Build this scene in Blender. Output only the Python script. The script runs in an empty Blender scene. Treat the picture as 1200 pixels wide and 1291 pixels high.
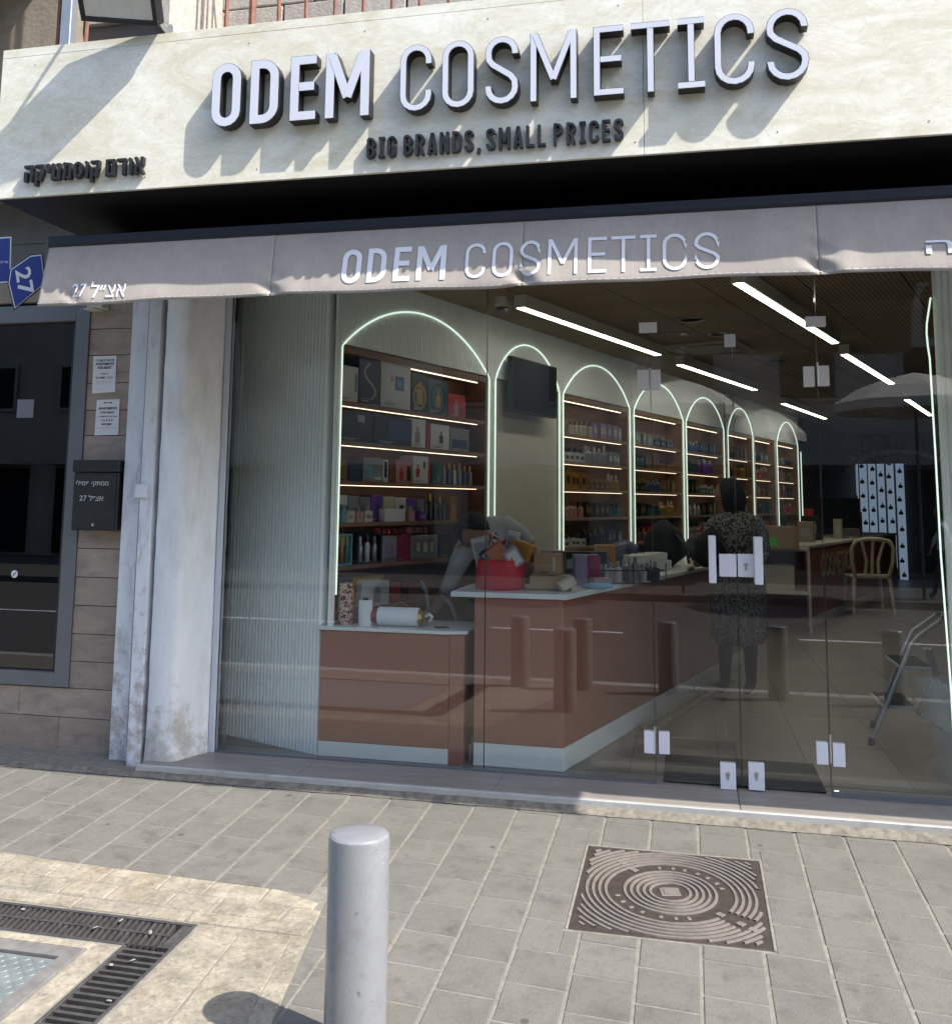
import bpy, bmesh, math, random
from mathutils import Vector, Matrix
random.seed(7)
R_ = math.radians
SC = bpy.context.scene
COL = SC.collection

# ------------------------------------------------------------------ camera
FPX, CX, CY, EYE = 1200.0, 600.0, 485.0, 1.5
def _dir(u, v):
    return Vector(((u-CX)/FPX, -(v-CY)/FPX, -1.0)).normalized()
_X = -_dir(-4800, 580); _Z = _dir(690, -9300)
_Z = (_Z - _X*_X.dot(_Z)).normalized(); _Y = _Z.cross(_X)
ROT = Matrix((_X, _Y, _Z))
cam = bpy.data.cameras.new('camera'); camo = bpy.data.objects.new('camera', cam); COL.objects.link(camo)
camo.matrix_world = Matrix.Translation((0, 0, EYE)) @ ROT.to_4x4()
cam.sensor_fit = 'HORIZONTAL'; cam.sensor_width = 36; cam.lens = 36.0
cam.shift_y = -160.5/1200.0
cam.clip_start = 0.05; cam.clip_end = 600
SC.camera = camo

# ------------------------------------------------------------------ light
SUN = Vector((0.77, -0.285, 1.0)).normalized()
w = bpy.data.worlds.new('World'); SC.world = w; w.use_nodes = True
nt = w.node_tree; bg = nt.nodes['Background']
sky = nt.nodes.new('ShaderNodeTexSky'); sky.sky_type = 'NISHITA'; sky.sun_disc = False
sky.sun_elevation = math.asin(SUN.z); sky.sun_rotation = math.atan2(SUN.x, SUN.y)
sky.air_density = 1.0; sky.dust_density = 1.5
nt.links.new(sky.outputs[0], bg.inputs[0]); bg.inputs[1].default_value = 0.15
sl = bpy.data.lights.new('sun', 'SUN'); sl.energy = 3.1; sl.angle = R_(0.55); sl.color = (1.0, 0.95, 0.87)
so = bpy.data.objects.new('sun', sl); COL.objects.link(so)
so.rotation_euler = (-SUN).to_track_quat('-Z', 'Y').to_euler(); so.location = (10, -8, 20)
SC.view_settings.view_transform = 'Standard'; SC.view_settings.look = 'None'
SC.view_settings.gamma = 1.0; SC.view_settings.use_curve_mapping = False
SC.view_settings.exposure = 1.6

# ------------------------------------------------------------------ survey helpers (photo pixel -> point on a known plane of the place)
C0 = Vector((0, 0, EYE))
def ray(u, v): return ROT @ _dir(u, v)
def onY(u, v, y):
    r = ray(u, v); return C0 + r*(y/r.y)
def onZ(u, v, z):
    r = ray(u, v); return C0 + r*((z-EYE)/r.z)
def onP(u, v, p, n):
    r = ray(u, v); return C0 + r*((Vector(p)-C0).dot(n)/r.dot(n))

# ------------------------------------------------------------------ materials
MATS = {}
def mat(name, col, rough=0.6, metal=0.0, var=0.12, vscale=6.0, bump=0.0, bscale=60.0, rnd=0.0, emit=None, estr=0.0,
        coat=0.0, stain=None, stscale=1.5, stamt=0.0, stretch=(1, 1, 1), spec=0.5, alpha=1.0):
    m = bpy.data.materials.new(name); m.use_nodes = True; MATS[name] = m
    n = m.node_tree.nodes; l = m.node_tree.links; b = n['Principled BSDF']
    b.inputs['Roughness'].default_value = rough; b.inputs['Metallic'].default_value = metal
    b.inputs['Specular IOR Level'].default_value = spec
    b.inputs['Coat Weight'].default_value = coat; b.inputs['Coat Roughness'].default_value = 0.08
    geo = n.new('ShaderNodeNewGeometry')
    mp = n.new('ShaderNodeMapping'); l.new(geo.outputs['Position'], mp.inputs['Vector']); mp.inputs['Scale'].default_value = stretch
    c = n.new('ShaderNodeRGB'); c.outputs[0].default_value = (*col, 1); src = c.outputs[0]
    if var > 0:
        t = n.new('ShaderNodeTexNoise'); t.inputs['Scale'].default_value = vscale; t.inputs['Detail'].default_value = 6; t.inputs['Roughness'].default_value = 0.65
        l.new(mp.outputs[0], t.inputs['Vector'])
        r = n.new('ShaderNodeMapRange'); r.inputs[1].default_value = 0.3; r.inputs[2].default_value = 0.7
        r.inputs[3].default_value = 1-var; r.inputs[4].default_value = 1+var; l.new(t.outputs[0], r.inputs[0])
        x = n.new('ShaderNodeVectorMath'); x.operation = 'SCALE'; l.new(src, x.inputs[0]); l.new(r.outputs[0], x.inputs['Scale']); src = x.outputs[0]
    if rnd > 0:
        oi = n.new('ShaderNodeObjectInfo'); r = n.new('ShaderNodeMapRange'); r.inputs[3].default_value = 1-rnd; r.inputs[4].default_value = 1+rnd
        l.new(oi.outputs['Random'], r.inputs[0])
        x = n.new('ShaderNodeVectorMath'); x.operation = 'SCALE'; l.new(src, x.inputs[0]); l.new(r.outputs[0], x.inputs['Scale']); src = x.outputs[0]
    if stain is not None:
        t = n.new('ShaderNodeTexNoise'); t.inputs['Scale'].default_value = stscale; t.inputs['Detail'].default_value = 8; t.inputs['Roughness'].default_value = 0.7
        l.new(mp.outputs[0], t.inputs['Vector'])
        r = n.new('ShaderNodeMapRange'); r.inputs[1].default_value = 0.5; r.inputs[2].default_value = 0.66; r.inputs[3].default_value = 0; r.inputs[4].default_value = stamt
        l.new(t.outputs[0], r.inputs[0])
        mx = n.new('ShaderNodeMix'); mx.data_type = 'RGBA'; l.new(r.outputs[0], mx.inputs[0]); l.new(src, mx.inputs[6]); mx.inputs[7].default_value = (*stain, 1); src = mx.outputs[2]
    l.new(src, b.inputs['Base Color'])
    if bump > 0:
        t = n.new('ShaderNodeTexNoise'); t.inputs['Scale'].default_value = bscale; t.inputs['Detail'].default_value = 5
        l.new(mp.outputs[0], t.inputs['Vector'])
        bp = n.new('ShaderNodeBump'); bp.inputs['Strength'].default_value = 0.6; bp.inputs['Distance'].default_value = bump
        l.new(t.outputs[0], bp.inputs['Height']); l.new(bp.outputs[0], b.inputs['Normal'])
    if emit:
        b.inputs['Emission Color'].default_value = (*emit, 1); b.inputs['Emission Strength'].default_value = estr
    if alpha < 1: b.inputs['Alpha'].default_value = alpha
    return m

def glass_mat(name, tint, base=0.04, rough=0.0):
    m = bpy.data.materials.new(name); m.use_nodes = True; MATS[name] = m
    n = m.node_tree.nodes; l = m.node_tree.links; n.clear()
    o = n.new('ShaderNodeOutputMaterial'); mx = n.new('ShaderNodeMixShader')
    tr = n.new('ShaderNodeBsdfTransparent'); tr.inputs[0].default_value = (*tint, 1)
    gl = n.new('ShaderNodeBsdfGlossy'); gl.inputs['Roughness'].default_value = rough; gl.inputs[0].default_value = (1, 1, 1, 1)
    lw = n.new('ShaderNodeLayerWeight'); lw.inputs[0].default_value = 0.5
    p = n.new('ShaderNodeMath'); p.operation = 'POWER'; l.new(lw.outputs['Facing'], p.inputs[0]); p.inputs[1].default_value = 5
    a = n.new('ShaderNodeMath'); a.operation = 'MULTIPLY_ADD'; l.new(p.outputs[0], a.inputs[0]); a.inputs[1].default_value = 1-base; a.inputs[2].default_value = base
    l.new(a.outputs[0], mx.inputs[0]); l.new(tr.outputs[0], mx.inputs[1]); l.new(gl.outputs[0], mx.inputs[2]); l.new(mx.outputs[0], o.inputs[0])
    return m

glass_mat('shop_glass', (0.92, 0.94, 0.925), 0.048)
glass_mat('dark_window_glass', (0.15, 0.17, 0.18), 0.07)
mat('paver', (0.128, 0.121, 0.107), 0.85, var=0.2, vscale=4, bump=0.003, bscale=130, rnd=0.07, stain=(0.066, 0.062, 0.055), stscale=4, stamt=0.6, spec=0.25)
mat('mortar', (0.175, 0.163, 0.14), 0.95, var=0.25, vscale=25, bump=0.003, bscale=80, spec=0.2)
mat('limestone', (0.235, 0.21, 0.165), 0.85, var=0.28, vscale=9, bump=0.007, bscale=45, rnd=0.12, stain=(0.15, 0.128, 0.095), stscale=6, stamt=0.8, spec=0.25)
mat('dirt', (0.16, 0.145, 0.12), 0.95, var=0.4, vscale=22, bump=0.006, bscale=60, spec=0.2)
mat('cover_frame', (0.13, 0.125, 0.118), 0.7, var=0.25, vscale=18, bump=0.001, bscale=90)
mat('asphalt', (0.065, 0.063, 0.06), 0.9, var=0.2, vscale=12, bump=0.004, bscale=90)
mat('concrete', (0.32, 0.31, 0.29), 0.9, var=0.15, vscale=5, bump=0.003, bscale=60)
mat('threshold', (0.22, 0.20, 0.18), 0.45, var=0.2, vscale=4, stretch=(0.6, 5, 1), stain=(0.16, 0.13, 0.12), stscale=5, stamt=0.6)
mat('trim_metal', (0.42, 0.42, 0.41), 0.45, metal=0.2, var=0.15, stain=(.25,.24,.22), stscale=12, stamt=.6)
mat('grey_metal', (0.155, 0.16, 0.17), 0.4, metal=0.3, var=0.06)
mat('steel', (0.5, 0.5, 0.5), 0.3, metal=0.9, var=0.1)
mat('dark_iron', (0.085, 0.08, 0.078), 0.5, metal=0.5, var=0.35, vscale=25, bump=0.002, bscale=150)
mat('iron_brown', (0.055, 0.043, 0.038), 0.5, metal=0.35, var=0.3, vscale=30, bump=0.001, bscale=220)
mat('iron_ridge', (0.145, 0.127, 0.113), 0.6, metal=0.1, var=0.2, vscale=30)
mat('checker_plate', (0.17, 0.19, 0.19), 0.55, metal=0.3, var=0.2, vscale=12)
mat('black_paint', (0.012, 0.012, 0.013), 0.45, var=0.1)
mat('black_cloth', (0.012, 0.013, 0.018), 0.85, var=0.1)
mat('letter_face', (0.56, 0.58, 0.64), 0.4, var=0.03)
mat('print_white', (0.68, 0.69, 0.72), 0.7, var=0.05)
mat('awning_cloth', (0.345, 0.31, 0.275), 0.9, var=0.1, vscale=5, bump=0.0012, bscale=300, stain=(0.28, 0.25, 0.225), stscale=3, stamt=0.4)
mat('awning_bar', (0.010, 0.011, 0.018), 0.4, var=0.1)
mat('tile_stone', (0.30, 0.24, 0.19), 0.75, var=0.12, vscale=6, bump=0.001, bscale=80, rnd=0.09, stain=(0.16, 0.125, 0.105), stscale=5, stamt=0.5, stretch=(1, 1, 3))
mat('white_plaster', (0.74, 0.745, 0.74), 0.75, var=0.07, vscale=4, bump=0.006, bscale=18, stain=(0.46, 0.44, 0.41), stscale=2.4, stamt=0.45, stretch=(2.2, 2.2, 0.8))
mat('white_metal', (0.64, 0.66, 0.69), 0.5, var=0.08, stain=(0.3, 0.28, 0.26), stscale=9, stamt=0.6, stretch=(1, 1, 0.35))
mat('block', (0.36, 0.33, 0.29), 0.95, var=0.2, vscale=30, bump=0.006, bscale=60, rnd=0.1)
mat('block_mortar', (0.12, 0.11, 0.10), 0.95, var=0.1)
mat('stucco', (0.24, 0.205, 0.16), 0.9, var=0.2, vscale=6, bump=0.006, bscale=30)
mat('dark_panel', (0.12, 0.12, 0.12), 0.7, var=0.2, vscale=3)
mat('rust', (0.20, 0.085, 0.055), 0.8, var=0.3, vscale=20)
mat('galv', (0.30, 0.33, 0.37), 0.45, metal=0.5, var=0.1)
mat('bollard', (0.19, 0.197, 0.207), 0.33, metal=0.0, var=0.05, vscale=8, stain=(0.13, 0.13, 0.14), stscale=16, stamt=0.4, coat=0.3)
mat('sign_blue', (0.012, 0.03, 0.21), 0.4, var=0.05)
mat('paper', (0.66, 0.66, 0.66), 0.7, var=0.04)
mat('ink', (0.03, 0.03, 0.03), 0.7, var=0)
mat('flute', (0.83, 0.845, 0.84), 0.55, var=0.03)
mat('wall_cream', (0.50, 0.46, 0.40), 0.7, var=0.04)
mat('terracotta', (0.285, 0.108, 0.072), 0.22, var=0.04, coat=0.25)
mat('terracotta_dark', (0.26, 0.075, 0.055), 0.4, var=0.05)
mat('counter_white', (0.66, 0.68, 0.68), 0.25, var=0.03)
mat('wood_red', (0.16, 0.072, 0.048), 0.5, var=0.15, vscale=5, stretch=(1, 1, 8))
mat('wood_tan', (0.26, 0.15, 0.085), 0.55, var=0.15, vscale=5, stretch=(1, 1, 8))
mat('ceiling_wood', (0.33, 0.23, 0.15), 0.7, var=0.08, rnd=0.04)
mat('ceiling_grid', (0.30, 0.27, 0.22), 0.6, var=0.05)
mat('floor_tile', (0.20, 0.165, 0.135), 0.4, var=0.14, vscale=3, stretch=(1, 7, 1), rnd=0.08)
mat('floor_grout', (0.06, 0.05, 0.045), 0.8, var=0.1)
mat('dark_wall', (0.05, 0.047, 0.045), 0.7, var=0.1)
mat('rubber', (0.02, 0.02, 0.02), 0.8, var=0.2)
mat('neon', (0.8, 0.95, 0.85), 0.4, var=0, emit=(0.84, 1.0, 0.87), estr=0.36)
mat('led', (0.7, 0.65, 0.55), 0.4, var=0, emit=(1.0, 0.78, 0.55), estr=1.0)
mat('lamp', (0.9, 0.9, 0.85), 0.4, var=0, emit=(1.0, 0.97, 0.84), estr=5.5)
mat('patch_white', (0.70, 0.70, 0.75), 0.35, var=0.02)
mat('skin', (0.26, 0.14, 0.09), 0.6, var=0.06)
mat('shirt_grey', (0.40, 0.41, 0.42), 0.85, var=0.1)
mat('shirt_white', (0.6, 0.62, 0.66), 0.85, var=0.08)
mat('jeans', (0.05, 0.055, 0.07), 0.85, var=0.1)
mat('hair', (0.015, 0.012, 0.012), 0.8, var=0.2)
mat('screen', (0.008, 0.009, 0.01), 0.55, var=0, spec=.08)
mat('plastic_cream', (0.75, 0.67, 0.52), 0.45, var=0.05)
mat('alu', (0.55, 0.58, 0.64), 0.4, metal=0.1, var=0.05)
mat('cardboard', (0.30, 0.19, 0.10), 0.8, var=0.1)
mat('parasol', (0.45, 0.43, 0.38), 0.8, var=0.05)
mat('opp_plaster', (0.24, 0.22, 0.20), 0.9, var=0.15, vscale=1)
mat('reflector', (0.62, 0.62, 0.55), 0.35, metal=0.3, var=0.1, vscale=8)
mat('clear_plastic', (0.6, 0.64, 0.66), 0.25, var=0.03, alpha=0.3)
PAL = dict(white=(0.55, 0.54, 0.53), cream=(0.48, 0.42, 0.33), black=(0.012, 0.012, 0.014), navy=(0.03, 0.045, 0.11), grey=(0.20, 0.20, 0.22),
           red=(0.42, 0.02, 0.03), pink=(0.42, 0.20, 0.20), magenta=(0.28, 0.02, 0.07), purple=(0.13, 0.05, 0.30), gold=(0.40, 0.26, 0.07),
           aqua=(0.10, 0.30, 0.36), green=(0.06, 0.17, 0.12), blue=(0.05, 0.10, 0.28), brown=(0.14, 0.07, 0.04), amber=(0.35, 0.16, 0.03),
           silver=(0.35, 0.36, 0.38), orange=(0.50, 0.22, 0.03), copper=(0.36, 0.13, 0.08), teal=(0.03, 0.10, 0.11), lilac=(0.3, 0.24, 0.38))
for k_, c_ in PAL.items():
    mat('p_'+k_, tuple(.82*q_ for q_ in c_), 0.35, var=0.05, metal=0.5 if k_ in ('gold', 'silver', 'copper') else 0.0)
M = MATS

# awning marble / sign panel with veins
def veined(name, c1, c2, c3):
    m = mat(name, c1, 0.5, var=0.05, vscale=3)
    n = m.node_tree.nodes; l = m.node_tree.links; b = n['Principled BSDF']
    geo = n.new('ShaderNodeNewGeometry'); mp = n.new('ShaderNodeMapping'); mp.inputs['Rotation'].default_value = (0, R_(35), 0); mp.inputs['Scale'].default_value = (1.0, 1, 2.2)
    l.new(geo.outputs['Position'], mp.inputs['Vector'])
    t = n.new('ShaderNodeTexNoise'); t.inputs['Scale'].default_value = 2.0; t.inputs['Detail'].default_value = 12; t.inputs['Roughness'].default_value = 0.62; t.inputs['Distortion'].default_value = 1.6; l.new(mp.outputs[0], t.inputs['Vector'])
    cr = n.new('ShaderNodeValToRGB'); l.new(t.outputs[0], cr.inputs[0])
    e = cr.color_ramp.elements; e[0].position = 0.3; e[0].color = (*c2, 1); e[1].position = 0.72; e[1].color = (*c1, 1)
    k = cr.color_ramp.elements.new(0.5); k.color = tuple((a+b_)/2*1.0 for a, b_ in zip(c1, c2))+(1,)
    t2 = n.new('ShaderNodeTexNoise'); t2.inputs['Scale'].default_value = 2.4; t2.inputs['Detail'].default_value = 14; t2.inputs['Roughness'].default_value = 0.75; t2.inputs['Distortion'].default_value = 2.2
    l.new(mp.outputs[0], t2.inputs['Vector'])
    a = n.new('ShaderNodeMath'); a.operation = 'SUBTRACT'; l.new(t2.outputs[0], a.inputs[0]); a.inputs[1].default_value = 0.5
    ab = n.new('ShaderNodeMath'); ab.operation = 'ABSOLUTE'; l.new(a.outputs[0], ab.inputs[0])
    r = n.new('ShaderNodeMapRange'); r.inputs[1].default_value = 0.0; r.inputs[2].default_value = 0.03; r.inputs[3].default_value = 0.45; r.inputs[4].default_value = 0.0; l.new(ab.outputs[0], r.inputs[0])
    mx = n.new('ShaderNodeMix'); mx.data_type = 'RGBA'; l.new(r.outputs[0], mx.inputs[0]); l.new(cr.outputs[0], mx.inputs[6]); mx.inputs[7].default_value = (*c3, 1)
    l.new(mx.outputs[2], b.inputs['Base Color'])
    return m
veined('sign_stone', (0.80, 0.79, 0.71), (0.57, 0.53, 0.38), (0.52, 0.48, 0.36))

def pattern_cloth(name, c1, c2, scale, thr=0.5):
    m = mat(name, c1, 0.85, var=0)
    n = m.node_tree.nodes; l = m.node_tree.links; b = n['Principled BSDF']
    geo = n.new('ShaderNodeNewGeometry'); t = n.new('ShaderNodeTexNoise'); t.inputs['Scale'].default_value = scale; t.inputs['Detail'].default_value = 3
    l.new(geo.outputs['Position'], t.inputs['Vector'])
    r = n.new('ShaderNodeMapRange'); r.inputs[1].default_value = thr-0.02; r.inputs[2].default_value = thr+0.02; l.new(t.outputs[0], r.inputs[0])
    mx = n.new('ShaderNodeMix'); mx.data_type = 'RGBA'; l.new(r.outputs[0], mx.inputs[0]); mx.inputs[6].default_value = (*c1, 1); mx.inputs[7].default_value = (*c2, 1)
    l.new(mx.outputs[2], b.inputs['Base Color'])
pattern_cloth('dress', (0.02, 0.022, 0.028), (0.23, 0.22, 0.205), 60)
pattern_cloth('pink_pattern', (0.10, 0.03, 0.035), (0.55, 0.36, 0.32), 60, 0.48)

# perforated ceiling: fine dark dots in rows
def perforate(name):
    m = M[name]; n = m.node_tree.nodes; l = m.node_tree.links; b = n['Principled BSDF']
    src = b.inputs['Base Color'].links[0].from_socket
    geo = n.new('ShaderNodeNewGeometry'); mp = n.new('ShaderNodeMapping'); mp.inputs['Rotation'].default_value = (0, 0, R_(19.3)); mp.inputs['Scale'].default_value = (32, 32, 0)
    l.new(geo.outputs['Position'], mp.inputs['Vector'])
    v = n.new('ShaderNodeTexVoronoi'); v.inputs['Randomness'].default_value = 0.0; v.inputs['Scale'].default_value = 1.0; l.new(mp.outputs[0], v.inputs['Vector'])
    r = n.new('ShaderNodeMapRange'); r.inputs[1].default_value = 0.26; r.inputs[2].default_value = 0.36; r.inputs[3].default_value = 0.12; r.inputs[4].default_value = 1; l.new(v.outputs['Distance'], r.inputs[0])
    x = n.new('ShaderNodeVectorMath'); x.operation = 'SCALE'; l.new(src, x.inputs[0]); l.new(r.outputs[0], x.inputs['Scale']); l.new(x.outputs[0], b.inputs['Base Color'])
perforate('ceiling_wood')

# ------------------------------------------------------------------ mesh builder
class MB:
    def __init__(s): s.v = []; s.f = []; s.m = []; s.T = None
    def vert(s, p):
        p = Vector(p)
        if s.T is not None: p = s.T @ p
        s.v.append(p); return len(s.v)-1
    def face(s, idx, m=0): s.f.append(tuple(idx)); s.m.append(m)
    def poly(s, pts, m=0): s.face([s.vert(p) for p in pts], m)
    def box(s, x0, x1, y0, y1, z0, z1, m=0):
        a = [s.vert(p) for p in ((x0,y0,z0),(x1,y0,z0),(x1,y1,z0),(x0,y1,z0),(x0,y0,z1),(x1,y0,z1),(x1,y1,z1),(x0,y1,z1))]
        for q in ((3,2,1,0),(4,5,6,7),(0,1,5,4),(1,2,6,5),(2,3,7,6),(3,0,4,7)): s.face([a[i] for i in q], m)
    def prism(s, pts, z0, z1, m=0, mside=None, slope=0.0, y0=0.0):
        # pts counter-clockwise in xy
        b = [s.vert((x, y, z0+slope*(y-y0))) for x, y in pts]; t = [s.vert((x, y, z1+slope*(y-y0))) for x, y in pts]
        s.face(b[::-1], m); s.face(t, m); k = len(pts)
        for i in range(k): s.face((b[i], b[(i+1)%k], t[(i+1)%k], t[i]), m if mside is None else mside)
    def slab(s, pts, y0, y1, m=0):
        # pts (x,z) outline, extruded along y
        a = [s.vert((x, y0, z)) for x, z in pts]; b = [s.vert((x, y1, z)) for x, z in pts]
        s.face(a, m); s.face(b[::-1], m); k = len(pts)
        for i in range(k): s.face((a[i], b[i], b[(i+1)%k], a[(i+1)%k]), m)
    def tube(s, path, r, n=8, m=0, caps=True, r1=None):
        path = [Vector(p) for p in path]; rings = []
        for i, p in enumerate(path):
            d = (path[min(i+1, len(path)-1)]-path[max(i-1, 0)]).normalized()
            a = d.orthogonal() if i == 0 else (pa - d*pa.dot(d))
            if a.length < 1e-6: a = d.orthogonal()
            a.normalize(); pa = a; c = d.cross(a)
            rr = r if r1 is None else r+(r1-r)*i/(len(path)-1)
            rings.append([s.vert(p + a*math.cos(2*math.pi*k/n)*rr + c*math.sin(2*math.pi*k/n)*rr) for k in range(n)])
        for i in range(len(rings)-1):
            for k in range(n): s.face((rings[i][k], rings[i][(k+1)%n], rings[i+1][(k+1)%n], rings[i+1][k]), m)
        if caps: s.face(rings[0][::-1], m); s.face(rings[-1], m)
    def lathe(s, prof, c=(0, 0, 0), n=24, m=0, close=True):
        rings = []
        for r, z in prof:
            rings.append([s.vert((c[0]+r*math.cos(2*math.pi*k/n), c[1]+r*math.sin(2*math.pi*k/n), c[2]+z)) for k in range(n)])
        for i in range(len(rings)-1):
            for k in range(n): s.face((rings[i][k], rings[i][(k+1)%n], rings[i+1][(k+1)%n], rings[i+1][k]), m)
        if close: s.face(rings[0][::-1], m); s.face(rings[-1], m)

def pname(base): return base
def link(name, me, parent=None):
    o = bpy.data.objects.new(name, me); COL.objects.link(o)
    if parent is not None: o.parent = parent
    return o
def obj(name, mb, mats, parent=None, world=False, bevel=0.0, smooth=False, label=None, sub=0, segs=1):
    """one mesh object; world=True: the builder holds world coordinates, shift them into the parent's space"""
    me = bpy.data.meshes.new(name)
    vs = mb.v
    if world and parent is not None:
        inv = WM(parent).inverted(); vs = [inv @ v for v in vs]
    me.from_pydata([tuple(v) for v in vs], [], mb.f)
    if isinstance(mats, str): mats = [mats]
    for k in mats: me.materials.append(M[k])
    me.polygons.foreach_set('material_index', mb.m)
    if smooth: me.polygons.foreach_set('use_smooth', [True]*len(mb.f))
    me.update()
    o = link(name, me, parent)
    if bevel > 0:
        b = o.modifiers.new('bevel', 'BEVEL'); b.width = bevel; b.segments = segs; b.limit_method = 'ANGLE'; b.angle_limit = R_(40)
    if label: o['label'] = label
    return o
def WM(o):
    m = Matrix.LocRotScale(o.location, o.rotation_euler, o.scale)
    return (WM(o.parent) @ m) if o.parent else m
def tag(o, label, cat, group=None):
    o['label'] = label; o['category'] = cat
    if group: o['group'] = group
    return o
def thing(name, label, cat, loc=(0, 0, 0), rz=0.0, group=None):
    o = bpy.data.objects.new(name, None); COL.objects.link(o); o.empty_display_size = 0.1
    o.location = loc; o.rotation_euler = (0, 0, rz); return tag(o, label, cat, group)
def structure(o): o['kind'] = 'structure'; return o
def smooth_by(o, ang=40):
    o.data.polygons.foreach_set('use_smooth', [True]*len(o.data.polygons))
    e = o.modifiers.new('split', 'EDGE_SPLIT'); e.split_angle = R_(ang)

# ------------------------------------------------------------------ lettering
def arc(cx, cy, rx, ry, a0, a1, n=8):
    return [(cx+rx*math.cos(R_(a0+(a1-a0)*i/n)), cy+ry*math.sin(R_(a0+(a1-a0)*i/n))) for i in range(n+1)]
def glyph(ch, W, H, s):
    """centre-line strokes inside a W x H box, stroke width s -> list of (path, closed)"""
    h = s/2; r = (W-s)/2; L, Rr, B, T = h, W-h, h, H-h; mx = W/2
    if ch == 'O':
        return [(arc(mx, T-r, r, r, 0, 180)+arc(mx, B+r, r, r, 180, 360), True)]
    if ch == 'D':
        q = r*1.25
        return [([(L, B), (Rr-q, B)]+arc(Rr-q, B+q, q, q, -90, 0)[1:]+arc(Rr-q, T-q, q, q, 0, 90)+[(L, T)], True)]
    if ch == 'E':
        return [([(W, T), (L, T), (L, B), (W, B)], False), ([(s, H*0.52), (W*0.93, H*0.52)], False)]
    if ch == 'M':
        return [([(L, 0), (L, H)], False), ([(Rr, 0), (Rr, H)], False), ([(L+h*0.5, H-h*0.6), (mx, H*0.3)], False), ([(Rr-h*0.5, H-h*0.6), (mx, H*0.3)], False)]
    if ch == 'C':
        return [([(Rr, H*0.70)]+arc(mx, T-r, r, r, 0, 180)+arc(mx, B+r, r, r, 180, 360)+[(Rr, H*0.30)], False)]
    if ch == 'S':
        d = r*0.98
        return [([(Rr, H*0.73)]+arc(mx, T-r, r, r, 0, 180)+[(L+0.02*W, H*0.66), (L+0.14*W, H*0.585), (mx, H*0.5), (Rr-0.14*W, H*0.415), (Rr-0.02*W, H*0.34)]+arc(mx, B+r, r, r, 0, -180)+[(L, H*0.27)], False)]
    if ch == 'T':
        return [([(0, T), (W, T)], False), ([(mx, 0), (mx, T-h)], False)]
    if ch in ('B', 'P', 'R'):
        m = H*0.50; q = min((T-m)/2, (W-s)*0.75); q2 = min((m-B)/2, (W-s)*0.75)
        up_ = [(L, m), (Rr-q, m)]+arc(Rr-q, m+q, q, q, -90, 0, 5)[1:]+arc(Rr-q, T-q, q, q, 0, 90, 5)+[(L, T)]
        if ch == 'B': return [([(L, B), (L, T)], False), (up_, False), ([(L, B), (Rr-q2, B)]+arc(Rr-q2, B+q2, q2, q2, -90, 0, 5)[1:]+arc(Rr-q2, m-q2, q2, q2, 0, 90, 5)+[(L, m)], False)]
        return [([(L, 0), (L, H)], False), (up_, False)]+([([(mx, m), (Rr, 0)], False)] if ch == 'R' else [])
    if ch == 'A': return [([(L*.9, 0), (mx-h*.1, H)], False), ([(W-L*.9, 0), (mx+h*.1, H)], False), ([(W*.25, H*.24), (W*.75, H*.24)], False)]
    if ch == 'N': return [([(L, 0), (L, H)], False), ([(Rr, 0), (Rr, H)], False), ([(L, H-h*.4), (Rr, h*.4)], False)]
    if ch == 'L': return [([(L, H), (L, B), (W, B)], False)]
    if ch == 'G': return [([(Rr, H*0.70)]+arc(mx, T-r, r, r, 0, 180)+arc(mx, B+r, r, r, 180, 360)+[(Rr, H*0.46), (mx, H*.46)], False)]
    if ch == ',': return [([(W*.62, s*.9), (W*.35, -s*.9)], False)]
    if ch == 'alef': return [([(h*.6, H), (W-h*.6, 0)], False), ([(W*.82, H), (W*.82, H*.6), (W*.6, H*.42)], False), ([(W*.16, 0), (W*.16, H*.38), (W*.36, H*.6)], False)]
    if ch in ('vav', 'dalet'): return [([(0 if ch == 'dalet' else W*.1, T), (Rr if ch == 'vav' else W, T)], False), ([(Rr if ch == 'vav' else W*.76, 0), (Rr if ch == 'vav' else W*.76, T-h)], False)]
    if ch == 'final_mem': return [([(L, B), (Rr, B), (Rr, T), (L, T)], True)]
    if ch == 'qof': return [([(0, T), (Rr, T), (Rr, H*.5), (W*.55, h*.2)], False), ([(L, H*.58), (L, -H*.28)], False)]
    if ch == 'mem': return [([(L, 0), (W*.3, H*.78), (W*.5, T), (Rr, T-h*.4), (Rr, B), (W*.52, B)], False), ([(L, H), (W*.3, H*.78)], False)]
    if ch == 'tet': return [([(L, H), (L, B), (Rr, B), (Rr, T), (W*.58, T)], False)]
    if ch == 'yod': return [([(W*.1, T), (Rr, T), (Rr, H*.5)], False)]
    if ch == 'he': return [([(0, T), (Rr, T), (Rr, 0)], False), ([(L, 0), (L, H*.58)], False)]
    if ch == 'I':
        return [([(0, T), (W, T)], False), ([(0, B), (W, B)], False), ([(mx, s), (mx, T-h)], False)]
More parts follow.
